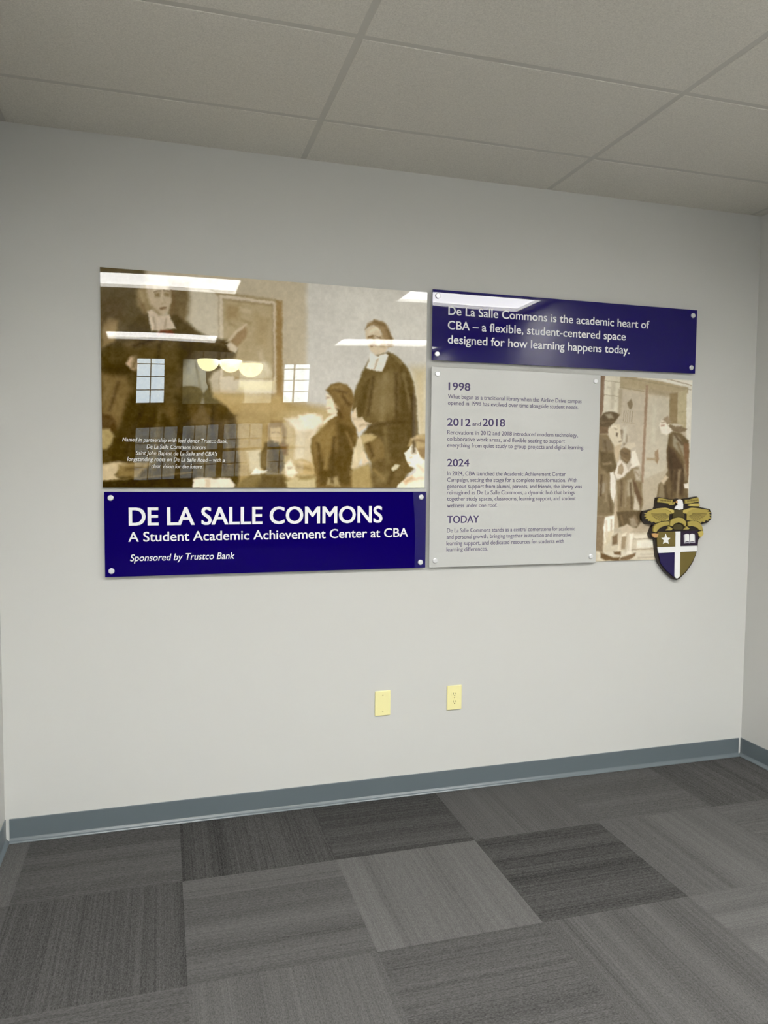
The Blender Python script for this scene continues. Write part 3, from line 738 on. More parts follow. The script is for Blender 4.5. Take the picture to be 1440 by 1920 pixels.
DOORSTEP_PRINT = [  # (sRGB, softness mm, outline in mm from the print's lower left corner)
 ((180, 167, 140), 2.4, [(-77, 989),(664, 1023),(711, -70),(-46, -47)]),
 ((214, 208, 190), 7.2, [(521, 988),(605, 992),(648, -39),(552, -36)]),
 ((206, 198, 174), 3.6, [(23, 967),(123, 971),(117, 763),(23, 750)]),
 ((184, 174, 148), 7.2, [(68, 925),(93, 921),(85, 779),(66, 784)]),
 ((165, 152, 122), 1.9, [(27, 930),(118, 921),(118, 925),(27, 933)]),
 ((160, 146, 118), 1.9, [(26, 857),(117, 851),(117, 854),(26, 860)]),
 ((128, 104, 80), 2.9, [(-2, 966),(29, 967),(25, 777),(5, 733)]),
 ((166, 150, 116), 4.8, [(119, 971),(224, 964),(534, 921),(535, 882),(122, 895)]),
 ((212, 207, 188), 3.6, [(148, 972),(598, 991),(602, 901),(527, 916),(354, 942),(225, 953)]),
 ((222, 214, 196), 3.6, [(269, 966),(566, 945),(567, 923),(368, 943)]),
 ((160, 146, 116), 1.9, [(360, 961),(553, 924),(554, 929),(361, 965)]),
 ((150, 136, 106), 1.9, [(148, 948),(554, 901),(555, 904),(149, 952)]),
 ((150, 134, 102), 2.2, [(118, 898),(265, 881),(266, 886),(119, 902)]),
 ((184, 172, 148), 4.8, [(119, 889),(273, 875),(266, 423),(96, 422)]),
 ((168, 154, 126), 7.2, [(113, 889),(138, 890),(130, 753),(111, 752)]),
 ((190, 180, 156), 4.8, [(292, 868),(427, 856),(423, 705),(411, 480),(279, 423)]),
 ((158, 142, 112), 7.2, [(291, 901),(442, 884),(443, 862),(292, 876)]),
 ((150, 124, 98), 3.6, [(274, 917),(262, 409),(277, 408),(288, 917)]),
 ((140, 120, 84), 4.8, [(422, 878),(472, 885),(476, 700),(422, 716)]),
 ((178, 165, 128), 3.6, [(475, 891),(525, 899),(530, 685),(475, 706)]),
 ((160, 146, 110), 1.9, [(476, 781),(529, 785),(529, 788),(476, 783)]),
 ((160, 146, 110), 1.9, [(475, 724),(528, 726),(528, 728),(475, 727)]),
 ((134, 118, 90), 2.9, [(166, 820),(187, 842),(201, 815),(192, 790),(179, 790)]),
 ((148, 134, 106), 1.7, [(146, 783),(143, 726),(147, 726),(150, 783)]),
 ((148, 134, 106), 1.7, [(159, 783),(156, 725),(160, 725),(162, 783)]),
 ((148, 134, 106), 1.7, [(171, 782),(169, 724),(172, 724),(175, 782)]),
 ((148, 134, 106), 1.7, [(184, 781),(181, 723),(185, 723),(188, 781)]),
 ((148, 134, 106), 1.7, [(197, 781),(194, 723),(198, 723),(201, 780)]),
 ((168, 152, 122), 1.9, [(134, 719),(214, 715),(214, 718),(134, 721)]),
 ((152, 126, 94), 3.6, [(342, 574),(361, 586),(367, 530),(358, 507),(344, 524)]),
 ((166, 146, 114), 3.6, [(291, 540),(350, 541),(350, 527),(292, 526)]),
 ((196, 184, 156), 7.2, [(-2, 146),(397, 151),(404, -32),(3, -20)]),
 ((216, 206, 182), 3.6, [(221, 134),(398, 140),(399, 111),(235, 114)]),
 ((170, 154, 126), 2.4, [(222, 109),(399, 112),(398, 116),(222, 114)]),
 ((220, 212, 190), 3.6, [(248, 105),(399, 108),(400, 66),(246, 63)]),
 ((160, 142, 112), 2.4, [(205, 53),(401, 57),(400, 62),(204, 58)]),
 ((206, 196, 172), 7.2, [(13, 46),(401, 48),(403, 3),(15, 7)]),
 ((176, 160, 132), 4.8, [(199, 221),(381, 231),(384, 151),(221, 143)]),
 ((92, 76, 50), 4.3, [(5, 738),(29, 766),(60, 775),(98, 771),(123, 758),(105, 730),(75, 707),(56, 688),(6, 692)]),
 ((150, 138, 112), 7.2, [(35, 758),(73, 765),(86, 741),(61, 734)]),
 ((112, 90, 62), 3.6, [(6, 695),(56, 693),(63, 661),(7, 657)]),
 ((206, 194, 166), 4.3, [(57, 680),(87, 713),(119, 711),(135, 681),(143, 643),(141, 610),(110, 582),(84, 609),(64, 642)]),
 ((110, 94, 70), 2.9, [(104, 667),(117, 665),(114, 645),(105, 648)]),
 ((190, 172, 138), 4.8, [(94, 593),(135, 610),(125, 511),(102, 527)]),
 ((128, 110, 78), 6.0, [(-5, 657),(51, 658),(90, 604),(102, 538),(119, 488),(114, 450),(80, 444),(74, 339),(102, 256),(96, 234),(-5, 235)]),
 ((96, 80, 50), 7.2, [(10, 570),(92, 560),(113, 477),(64, 455),(19, 488)]),
 ((118, 102, 76), 9.6, [(20, 641),(71, 625),(85, 571),(29, 570)]),
 ((150, 136, 112), 7.2, [(9, 405),(52, 411),(48, 356),(11, 339)]),
 ((116, 100, 70), 9.6, [(11, 323),(79, 372),(107, 283),(102, 245),(14, 245)]),
 ((222, 214, 196), 3.1, [(76, 460),(95, 466),(109, 422),(111, 356),(100, 306),(86, 339),(78, 394)]),
 ((216, 206, 186), 3.1, [(102, 455),(119, 510),(131, 527),(163, 505),(184, 472),(208, 506),(234, 501),(191, 461),(153, 422),(115, 433)]),
 ((158, 138, 108), 3.1, [(126, 494),(144, 511),(158, 478),(146, 450),(121, 455)]),
 ((176, 158, 128), 4.8, [(106, 322),(138, 311),(136, 172),(111, 172)]),
 ((130, 110, 82), 4.8, [(1, 234),(55, 234),(47, 173),(45, 45),(1, 57)]),
 ((228, 221, 202), 3.9, [(52, 228),(109, 239),(107, 189),(105, 150),(81, 111),(56, 95),(44, 173)]),
 ((198, 184, 152), 4.8, [(54, 151),(105, 161),(88, 100),(63, 84)]),
 ((116, 94, 66), 6.0, [(99, 128),(131, 144),(133, 88),(101, 83)]),
 ((138, 120, 94), 3.6, [(129, 681),(154, 687),(171, 655),(172, 622),(154, 599),(137, 638)]),
 ((198, 186, 160), 3.6, [(148, 594),(179, 616),(217, 617),(224, 600),(193, 583),(161, 577)]),
 ((114, 94, 64), 4.8, [(129, 571),(154, 594),(193, 578),(201, 539),(176, 506),(137, 533)]),
 ((222, 213, 192), 3.9, [(200, 572),(222, 578),(239, 534),(254, 501),(215, 495),(195, 511)]),
 ((128, 110, 78), 6.0, [(115, 417),(159, 439),(203, 484),(241, 489),(265, 445),(271, 367),(280, 294),(262, 249),(127, 250)]),
 ((164, 150, 122), 7.2, [(179, 422),(211, 428),(220, 339),(182, 339)]),
 ((104, 82, 56), 4.8, [(211, 428),(231, 411),(270, 322),(261, 277),(234, 322)]),
 ((180, 168, 144), 7.2, [(216, 478),(254, 478),(263, 417),(230, 422)]),
 ((196, 184, 160), 6.0, [(226, 355),(254, 294),(262, 260),(223, 266)]),
 ((92, 76, 48), 4.8, [(121, 256),(191, 261),(268, 260),(270, 209),(246, 170),(200, 182),(136, 177)]),
 ((150, 134, 108), 7.2, [(199, 221),(237, 232),(252, 181),(213, 171)]),
 ((190, 174, 146), 4.8, [(149, 172),(187, 194),(226, 165),(208, 137),(163, 132)]),
 ((216, 205, 180), 3.6, [(163, 143),(185, 149),(158, 87),(153, 48),(134, 49),(139, 99)]),
 ((150, 130, 100), 4.8, [(157, 127),(183, 126),(178, 59),(153, 60)]),
 ((224, 214, 192), 3.6, [(201, 143),(227, 142),(217, 75),(215, 36),(186, 36),(197, 92)]),
 ((102, 78, 46), 4.8, [(32, 46),(71, 33),(109, 16),(148, 20),(142, -2),(59, 6),(33, 18)]),
 ((108, 84, 54), 4.3, [(108, 49),(153, 48),(154, 29),(115, 35)]),
 ((112, 88, 58), 4.3, [(154, 15),(205, 30),(244, 38),(238, 21),(193, 2),(148, 4)]),
 ((226, 216, 196), 4.3, [(363, 709),(375, 737),(408, 746),(429, 711),(440, 683),(411, 660),(378, 670)]),
 ((184, 156, 132), 2.9, [(373, 712),(396, 718),(396, 707),(376, 704)]),
 ((150, 130, 102), 4.8, [(382, 743),(414, 761),(435, 733),(415, 716)]),
 ((122, 104, 76), 3.6, [(419, 710),(448, 719),(495, 709),(536, 696),(523, 682),(490, 673),(450, 683)]),
 ((190, 180, 158), 3.6, [(428, 722),(468, 723),(509, 712),(462, 706)]),
 ((106, 88, 58), 5.3, [(424, 666),(450, 680),(504, 670),(549, 634),(555, 560),(554, 424),(560, 281),(353, 282),(371, 400),(400, 429),(425, 474),(414, 575)]),
 ((152, 140, 114), 6.0, [(450, 666),(491, 650),(541, 566),(543, 526),(501, 560),(453, 604)]),
 ((78, 60, 38), 9.6, [(420, 604),(454, 582),(503, 514),(531, 481),(523, 338),(462, 367),(423, 508)]),
 ((132, 116, 86), 7.2, [(381, 406),(413, 423),(411, 310),(365, 299)]),
 ((122, 92, 62), 6.0, [(519, 622),(549, 617),(554, 424),(532, 452)]),
 ((196, 180, 150), 4.8, [(381, 417),(412, 451),(430, 435),(401, 401)]),
 ((224, 214, 196), 3.1, [(528, 401),(554, 407),(562, 378),(535, 378)]),
 ((112, 94, 68), 4.8, [(18, 714),(93, 722),(93, 727),(18, 720)]),
 ((160, 142, 112), 4.8, [(85, 694),(104, 678),(110, 683),(90, 699)]),
 ((226, 216, 192), 4.8, [(75, 691),(107, 692),(106, 702),(75, 702)]),
 ((120, 100, 74), 4.3, [(122, 619),(138, 622),(137, 626),(121, 623)]),
 ((98, 80, 52), 6.3, [(35, 624),(49, 558),(59, 560),(44, 625)]),
 ((142, 124, 92), 7.2, [(32, 499),(82, 505),(80, 515),(30, 509)]),
 ((88, 70, 44), 6.0, [(20, 449),(17, 339),(29, 339),(32, 449)]),
 ((140, 122, 92), 7.2, [(46, 433),(50, 311),(62, 311),(58, 433)]),
 ((96, 78, 50), 6.0, [(69, 339),(84, 250),(94, 251),(79, 340)]),
 ((100, 82, 56), 6.0, [(141, 422),(139, 283),(151, 283),(153, 422)]),
 ((150, 132, 102), 6.0, [(168, 409),(166, 283),(176, 283),(178, 408)]),
 ((92, 74, 48), 6.0, [(194, 408),(205, 269),(215, 269),(204, 409)]),
 ((150, 132, 104), 6.0, [(219, 464),(246, 442),(252, 448),(226, 470)]),
 ((96, 78, 54), 4.8, [(141, 563),(180, 552),(182, 559),(143, 569)]),
 ((146, 126, 94), 5.3, [(141, 535),(174, 519),(178, 525),(145, 541)]),
 ((128, 108, 80), 6.0, [(219, 235),(246, 196),(256, 201),(229, 240)]),
 ((112, 92, 62), 6.0, [(141, 238),(155, 187),(167, 189),(153, 240)]),
 ((204, 190, 164), 4.8, [(54, 212),(63, 128),(73, 128),(64, 212)]),
 ((180, 162, 132), 4.8, [(86, 217),(88, 156),(96, 156),(94, 217)]),
 ((196, 180, 150), 4.8, [(141, 116),(143, 54),(149, 54),(147, 116)]),
 ((200, 186, 160), 4.8, [(199, 126),(195, 53),(201, 53),(205, 126)]),
 ((150, 128, 98), 4.8, [(376, 724),(396, 727),(395, 732),(375, 728)]),
 ((92, 74, 48), 6.0, [(452, 663),(508, 607),(517, 614),(462, 670)]),
 ((126, 108, 76), 6.0, [(473, 620),(524, 513),(536, 517),(485, 623)]),
 ((70, 54, 32), 7.2, [(426, 564),(452, 423),(468, 424),(443, 565)]),
 ((136, 118, 88), 7.2, [(489, 481),(482, 322),(499, 321),(506, 480)]),
 ((84, 68, 42), 7.2, [(400, 394),(423, 295),(440, 297),(416, 396)]),
 ((140, 122, 90), 7.2, [(524, 509),(534, 423),(547, 424),(536, 509)]),
 ((90, 72, 46), 6.0, [(458, 481),(445, 310),(457, 309),(471, 480)]),
 ((196, 186, 160), 5.3, [(51, 825),(101, 822),(103, 835),(53, 839)]),
 ((186, 176, 150), 5.3, [(43, 892),(87, 888),(88, 898),(44, 902)]),
 ((196, 188, 164), 7.2, [(321, 814),(315, 619),(339, 618),(345, 814)]),
 ((196, 188, 166), 7.2, [(147, 699),(143, 616),(163, 615),(167, 698)]),
 ((190, 178, 152), 4.8, [(270, 25),(389, 28),(388, 35),(270, 32)]),
 ((176, 160, 132), 4.8, [(258, 10),(376, 13),(375, 17),(257, 14)]),
]
CREST = {  # outlines in mm: x from the emblem's middle line, z above its foot
 'backing': [(-139.5, 456.7),(-119.6, 458.5),(-45.9, 447.1),(-36.3, 437.0),(-27.4, 446.4),(-11.0, 451.3),(9.6, 444.7),(19.2, 436.7),(28.0, 450.0),(112.8, 461.7),(125.6, 425.2),(128.7, 405.1),(195.2, 393.9),(208.3, 373.6),(207.8, 340.0),(183.9, 319.4),(144.3, 313.5),(156.8, 286.2),(161.3, 260.5),(135.8, 237.0),(130.0, 229.1),(127.4, 200.3),(118.2, 149.3),(97.4, 103.7),(59.5, 56.2),(15.3, 19.3),(-2.4, 14.8),(-26.6, 23.9),(-73.1, 60.9),(-111.6, 106.3),(-129.8, 145.2),(-141.4, 212.2),(-144.1, 235.7),(-172.8, 245.7),(-180.0, 266.1),(-166.1, 300.9),(-156.0, 312.6),(-201.4, 317.6),(-223.8, 338.4),(-228.7, 357.1),(-226.8, 372.6),(-218.3, 386.5),(-150.1, 398.2),(-144.7, 409.4),(-143.3, 431.2)],
 'wing': [[(-191.2, 386.3),(-139.2, 400.0),(-88.3, 403.4),(-36.3, 389.2),(-35.8, 376.6),(-44.8, 371.6),(-61.3, 370.5),(-63.7, 335.0),(-111.2, 332.4),(-145.5, 322.5),(-154.9, 331.4),(-169.2, 325.3),(-176.8, 335.4),(-189.3, 333.3),(-192.3, 344.3),(-207.8, 344.5),(-201.0, 355.3),(-215.5, 360.1),(-203.2, 367.7),(-216.0, 374.1),(-198.1, 377.0)], [(20.0, 388.8),(74.7, 402.3),(123.7, 398.2),(189.3, 388.8),(175.5, 381.9),(200.5, 377.8),(187.4, 370.6),(204.3, 359.2),(190.6, 357.8),(202.7, 343.2),(186.0, 342.8),(185.3, 330.6),(168.1, 334.0),(161.0, 322.9),(145.6, 327.9),(137.6, 319.0),(119.0, 329.8),(48.2, 336.0),(49.2, 367.0),(41.5, 372.2),(20.5, 375.5)]],
 'ridge': [[(-135.6, 400.6),(-88.3, 404.0),(-35.6, 389.8),(-35.8, 377.2),(-44.9, 372.3),(-58.2, 383.7),(-78.7, 393.3),(-102.7, 397.8)], [(20.0, 388.8),(75.4, 402.9),(121.9, 398.2),(90.0, 395.9),(60.3, 387.5),(45.8, 376.6),(33.4, 371.6),(20.5, 376.1)]],
 'body': [(-32.0, 392.3),(15.4, 393.2),(28.1, 373.5),(32.8, 347.6),(17.1, 349.9),(-5.4, 354.9),(-27.4, 350.4),(-40.5, 345.8),(-40.1, 372.6)],
 'head': [(-21.7, 441.6),(-12.7, 446.9),(0.2, 447.5),(11.6, 440.6),(17.3, 421.0),(17.4, 397.3),(-3.2, 392.7),(-33.7, 398.6),(-29.0, 409.3),(-16.8, 419.6),(-20.9, 429.0)],
 'beak': [(-21.3, 441.6),(-18.7, 430.6),(-23.8, 428.7),(-29.7, 429.1),(-32.1, 433.8),(-27.9, 439.5)],
 'ribbon': [[(-134.0, 454.8),(-112.1, 453.5),(-75.3, 446.5),(-47.3, 444.5),(-48.0, 426.3),(-74.5, 427.1),(-107.6, 430.4),(-138.2, 432.4)], [(28.2, 445.5),(61.7, 446.1),(87.6, 452.9),(112.2, 457.9),(120.8, 433.8),(92.3, 431.4),(66.2, 426.4),(32.7, 426.0)], [(-162.0, 289.3),(-158.2, 303.3),(-147.0, 315.7),(-118.3, 327.2),(-92.9, 330.7),(-67.9, 331.0),(-62.0, 311.4),(-92.0, 308.0),(-117.3, 299.6),(-133.2, 287.3),(-142.6, 273.6),(-159.5, 278.3)], [(-58.5, 314.5),(-56.2, 332.8),(-36.5, 346.4),(-5.2, 351.7),(21.7, 346.4),(39.5, 329.1),(42.4, 313.9),(37.6, 301.9),(18.3, 319.2),(-4.2, 324.6),(-29.2, 319.8),(-44.8, 304.3),(-56.7, 306.9)], [(51.6, 325.2),(73.8, 332.5),(109.6, 330.2),(132.8, 316.6),(146.1, 297.5),(147.6, 280.6),(125.5, 282.8),(111.0, 295.8),(80.6, 304.5),(56.3, 302.9)], [(-167.1, 268.4),(-145.3, 269.9),(-127.7, 265.9),(-136.5, 246.0),(-151.0, 245.6),(-162.2, 252.7)], [(117.7, 270.2),(147.6, 279.3),(156.0, 261.3),(138.6, 242.4),(126.9, 250.9)], [(-68.1, 306.5),(-41.4, 292.2),(-49.9, 283.5),(-83.8, 284.0),(-69.4, 292.6)], [(45.0, 303.7),(64.3, 290.7),(56.9, 287.0),(29.3, 286.8),(38.7, 293.6)], [(-70.8, 425.2),(-45.1, 427.0),(-35.1, 433.8),(-33.2, 422.8),(-44.8, 417.5),(-68.7, 418.3)], [(51.6, 418.9),(88.7, 425.7),(121.1, 426.2),(124.0, 409.6),(85.6, 410.5),(53.7, 411.9)]],
 'nest': [(-36.2, 292.2),(-33.1, 307.9),(-18.6, 315.3),(7.3, 315.0),(21.8, 307.2),(26.1, 291.3),(15.9, 286.4),(-24.9, 286.3)],
 'tl': [(-129.2, 275.6),(-23.0, 275.6),(-20.0, 197.0),(-129.1, 196.2),(-132.3, 243.4)],
 'tr': [(11.1, 276.6),(121.1, 279.1),(123.6, 238.8),(119.9, 198.9),(14.2, 197.9)],
 'bl': [(-121.0, 162.7),(-21.7, 164.8),(-19.4, 31.3),(-66.3, 65.8),(-105.0, 108.0)],
 'br': [(11.4, 164.6),(112.2, 166.1),(110.0, 146.3),(89.0, 107.8),(53.3, 61.5),(16.6, 32.0)],
 'cross': [(-21.5, 275.5),(8.9, 276.3),(11.3, 197.0),(117.0, 197.4),(116.7, 168.6),(11.7, 166.5),(13.8, 37.2),(6.0, 28.5),(-3.6, 25.0),(-11.2, 28.4),(-19.7, 38.3),(-21.7, 165.4),(-122.5, 164.0),(-128.8, 195.6),(-19.9, 195.8)],
 'star': [(-82.0, 266.1),(-72.7, 244.8),(-52.8, 242.6),(-67.0, 229.6),(-60.7, 210.5),(-79.5, 219.7),(-97.2, 211.9),(-92.8, 230.7),(-108.6, 243.6),(-88.9, 244.8)],
 'book': [[(36.3, 260.0),(50.4, 263.0),(63.6, 260.2),(65.6, 221.4),(52.0, 223.5),(39.4, 220.0)], [(68.5, 260.1),(82.3, 263.1),(97.0, 261.0),(100.1, 221.3),(85.8, 223.5),(70.8, 220.6)]],
 'cover': [(31.2, 256.9),(36.4, 258.8),(39.5, 218.7),(66.4, 219.4),(66.3, 259.5),(69.4, 219.4),(100.2, 220.1),(97.8, 259.0),(101.7, 255.8),(105.0, 212.3),(73.0, 214.2),(68.3, 210.5),(63.6, 213.8),(34.5, 211.2)],
}
LETTERING = {  # part, lines: (text, x left, x right, z baseline, cap height, italic, weight), metres on the wall
 'b1': [
  ('heading', [('DE LA SALLE COMMONS', -0.1343, 0.9948, 1.3442, 0.0756, 0, 0.034)]),
  ('subheading', [('A Student Academic Achievement Center at CBA', -0.1381, 1.124, 1.2741, 0.0411, 0, 0.02)]),
  ('sponsor_line', [('Sponsored by Trustco Bank', -0.1324, 0.3102, 1.1896, 0.0289, 1, 0.012)]),
 ],
 'b2': [
  ('statement', [('De La Salle Commons is the academic heart of', 1.3142, 2.4221, 2.3299, 0.039, 0, 0.02), ('CBA – a flexible, student-centered space', 1.3123, 2.2841, 2.2622, 0.0389, 0, 0.02), ('designed for how learning happens today.', 1.3134, 2.3101, 2.1955, 0.039, 0, 0.02)]),
 ],
 'g': [
  ('heading', [('1998', 1.3208, 1.431, 1.9754, 0.035, 0, 0.03)]),
  ('paragraph', [('What began as a traditional library when the Airline Drive campus', 1.3177, 2.0392, 1.935, 0.0198, 0, 0.01), ('opened in 1998 has evolved over time alongside student needs.', 1.3182, 2.0219, 1.9045, 0.0198, 0, 0.01)]),
  ('heading', [('2012', 1.3167, 1.4356, 1.8056, 0.0347, 0, 0.03), ('and', 1.4467, 1.4898, 1.8084, 0.0193, 0, 0.01), ('2018', 1.501, 1.6183, 1.8083, 0.0352, 0, 0.03)]),
  ('paragraph', [('Renovations in 2012 and 2018 introduced modern technology,', 1.3174, 2.0228, 1.7641, 0.0199, 0, 0.01), ('collaborative work areas, and flexible seating to support', 1.3179, 1.951, 1.7327, 0.0198, 0, 0.01), ('everything from quiet study to group projects and digital learning.', 1.3184, 2.06, 1.7027, 0.0199, 0, 0.01)]),
  ('heading', [('2024', 1.3195, 1.4327, 1.611, 0.0347, 0, 0.03)]),
  ('paragraph', [('In 2024, CBA launched the Academic Achievement Center', 1.3196, 1.9598, 1.5672, 0.02, 0, 0.01), ('Campaign, setting the stage for a complete transformation. With', 1.3201, 2.0251, 1.5363, 0.02, 0, 0.01), ('generous support from alumni, parents, and friends, the library was', 1.3201, 2.0529, 1.5053, 0.0201, 0, 0.01), ('reimagined as De La Salle Commons, a dynamic hub that brings', 1.3205, 2.0125, 1.4748, 0.0201, 0, 0.01), ('together study spaces, classrooms, learning support, and student', 1.321, 2.0198, 1.4447, 0.0201, 0, 0.01), ('wellness under one roof.', 1.3215, 1.5847, 1.4125, 0.0198, 0, 0.01)]),
  ('heading', [('TODAY', 1.3238, 1.4885, 1.3366, 0.0343, 0, 0.025)]),
  ('paragraph', [('De La Salle Commons stands as a central cornerstone for academic', 1.3234, 2.0211, 1.2908, 0.0202, 0, 0.01), ('and personal growth, bringing together instruction and innovative', 1.3225, 2.0005, 1.2599, 0.0202, 0, 0.01), ('learning support, and dedicated resources for students with', 1.3216, 1.9582, 1.228, 0.0202, 0, 0.01), ('learning differences.', 1.3221, 1.5383, 1.1984, 0.0199, 0, 0.01)]),
 ],
 'm': [
  ('caption', [('Named in partnership with lead donor Trustco Bank,', -0.159, 0.2815, 1.7033, 0.0171, 1, 0.008), ('De La Salle Commons honors', -0.0603, 0.188, 1.675, 0.0171, 1, 0.008), ('Saint John Baptist de La Salle and CBA’s', -0.1047, 0.237, 1.647, 0.0172, 1, 0.008), ('longstanding roots on De La Salle Road – with a', -0.1402, 0.2687, 1.6202, 0.0172, 1, 0.008), ('clear vision for the future.', -0.0415, 0.1736, 1.5907, 0.0172, 1, 0.008)]),
 ],
}

# ------------------------------------------------------------------ panels on the sign wall
white_ink = mat('white_lettering', (0.93, 0.93, 0.97, 1), 0.4, spec=0.3)
purple_ink = mat('muted_purple_lettering', srgb(86, 74, 118), 0.5, spec=0.2)
pale_purple_ink = mat('pale_purple_lettering', srgb(112, 104, 134), 0.5, spec=0.2)
caption_ink = mat('cream_lettering', (0.86, 0.84, 0.80, 1), 0.4, spec=0.3)
edge_m = mat('acrylic_edge', (0.60, 0.60, 0.56, 1), 0.15)
steel_m = mat('satin_steel', (0.86, 0.86, 0.88, 1), 0.32, metal=0.55)


def flex(mt, amount, scale=1.6):
    """the slight waviness of a large acrylic sheet"""
    v = objvec(mt)
    bump(mt, noise(mt, v, scale, 0), 1.0, amount)


navy_m = mat('navy_acrylic', srgb(14, 0, 98), 0.0, ior=1.49)
flex(navy_m, 0.0022, 1.9)
frost_m = mat('frosted_acrylic', (0.58, 0.585, 0.57, 1), 0.25, spec=0.9, ior=1.6)

TXT_UNIT = {}


def text_mesh(body, shear, weight):
    cu = bpy.data.curves.new('lettering', 'FONT')
    cu.body = body
    cu.shear = shear
    cu.offset = weight
    cu.resolution_u = 4
    o = bpy.data.objects.new('lettering', cu)
    COL.objects.link(o)
    dg = bpy.context.evaluated_depsgraph_get()
    me = bpy.data.meshes.new_from_object(o.evaluated_get(dg))
    co = np.array([q.co[:] for q in me.vertices])
    fs = [tuple(p.vertices) for p in me.polygons]
    bpy.data.objects.remove(o)
    bpy.data.curves.remove(cu)
    bpy.data.meshes.remove(me)
    return co, fs


CAP = text_mesh('H', 0, 0)[0][:, 1].max()


def lettering(name, lines, mt, root, y):
    """one block of lettering, lying on the face of its panel"""
    mb = MB()
    rx, ry, rz = root.location
    for body, xa, xb, zb, cap, ital, weight in lines:
        co, fs = text_mesh(body, .22 if ital else 0, 0)
        sx = (xb - xa) / (co[:, 0].max() - co[:, 0].min())
        sz = cap / CAP
        x = xa + (co[:, 0] - co[:, 0].min()) * sx - rx
        z = zb + co[:, 1] * sz - rz
        d = weight * sz * .55
        for k, (ox, oz) in enumerate(((-d, -d * .5), (d, -d * .5), (-d, d * .5), (d, d * .5), (0, 0)) if weight > .004 else ((0, 0),)):
            mb.add([(a + ox, y - ry - k * .00012, c + oz) for a, c in zip(x, z)], fs)
    me = pyd(name, mb.v, mb.f)
    bm = bmesh.new()
    bm.from_mesh(me)
    bmesh.ops.recalc_face_normals(bm, faces=bm.faces)
    if sum(fc.normal.y * fc.calc_area() for fc in bm.faces) > 0:
        bmesh.ops.reverse_faces(bm, faces=bm.faces)
    bm.to_mesh(me)
    bm.free()
    return link(name, me, mt, root)


def panel(name, label, cat, x0, x1, z0, z1, face, thick, mt, group=None, bolts=None):
    """sheet whose front face stands `face` metres off the wall"""
    t = thing(name, label, cat, ((x0 + x1) / 2, 0, z0), group)
    hx, hz = (x1 - x0) / 2, z1 - z0
    MB().box(-hx, hx, -face, -face + thick, 0, hz).build('panel', mt, t, bevel=.0008, seg=2)
    if bolts:
        dx, dz = bolts
        rr = .0125
        for sx in (-1, 1):
            for zc in (dz, hz - dz):
                pr = [(.0005, -face + .0), (.007, -face)]
                b = MB()
                b.lathe([(.0005, face + .006), (rr - .003, face + .006), (rr - .001, face + .005), (rr, face + .003), (rr, face + .0001), (.006, face + .0001)], 28, 'y', (sx * (hx - dx), 0, zc))
                b.lathe([(.009, face - thick - .0001), (.009, .0002), (.0005, .0002)], 20, 'y', (sx * (hx - dx), 0, zc))
                b.build('standoff', steel_m, t, smooth=False)
    return t


# ---- navy title sign, lower left
FB, TB = .022, .005
sign = panel('navy_sign', 'navy blue title sign with white lettering below the large sepia print', 'sign',
             -.2345, 1.2145, 1.1235, 1.4885, FB, TB, navy_m, bolts=(.026, .026))
for nm, ls in LETTERING['b1']:
    lettering(nm, ls, white_ink, sign, -FB - .0006)
# ---- navy statement sign, upper right
sign2 = panel('navy_sign', 'navy blue statement sign with three lines of white lettering, at the upper right', 'sign',
              1.2335, 2.7135, 2.1125, 2.4435, FB, TB, navy_m, bolts=(.026, .03))
for nm, ls in LETTERING['b2']:
    for one in ls:
        lettering('lettering', [one], white_ink, sign2, -FB - .0006)
# ---- frosted timeline panel
info = panel('timeline_panel', 'frosted grey acrylic timeline panel with purple dates and paragraphs', 'sign',
             1.2335, 2.146, 1.1225, 2.081, FB, TB, frost_m, bolts=(.030, .032))
for nm, ls in LETTERING['g']:
    lettering(nm, ls, purple_ink if nm == 'heading' else pale_purple_ink, info, -FB - .0006)


# ---- sepia prints
def inside_dist(P, X, Z):
    """signed distance to a polygon, positive inside"""
    n = len(P)
    ins = np.zeros(X.shape, bool)
    d2 = np.full(X.shape, 1e9)
    for k in range(n):
        ax, az = P[k]
        bx, bz = P[(k + 1) % n]
        ex, ez = bx - ax, bz - az
        L2 = ex * ex + ez * ez
        if L2 < 1e-9:
            continue
        t = np.clip(((X - ax) * ex + (Z - az) * ez) / L2, 0, 1)
        d2 = np.minimum(d2, (X - ax - t * ex) ** 2 + (Z - az - t * ez) ** 2)
        if abs(bz - az) > 1e-9:
            cr = ((az > Z) != (bz > Z)) & (X < ex * (Z - az) / (bz - az) + ax)
            ins ^= cr
    d = np.sqrt(d2)
    return np.where(ins, d, -d)


def value_noise(shape, cell, rng):
    h, w_ = shape
    g = rng.random((h // cell + 3, w_ // cell + 3))
    yy, xx = np.arange(h) / cell, np.arange(w_) / cell
    yi, xi = yy.astype(int), xx.astype(int)
    fy, fx = (yy - yi)[:, None], (xx - xi)[None, :]
    fy, fx = fy * fy * (3 - 2 * fy), fx * fx * (3 - 2 * fx)
    a, b = g[np.ix_(yi, xi)], g[np.ix_(yi, xi + 1)]
    c, d = g[np.ix_(yi + 1, xi)], g[np.ix_(yi + 1, xi + 1)]
    return (a * (1 - fx) + b * fx) * (1 - fy) + (c * (1 - fx) + d * fx) * fy - .5


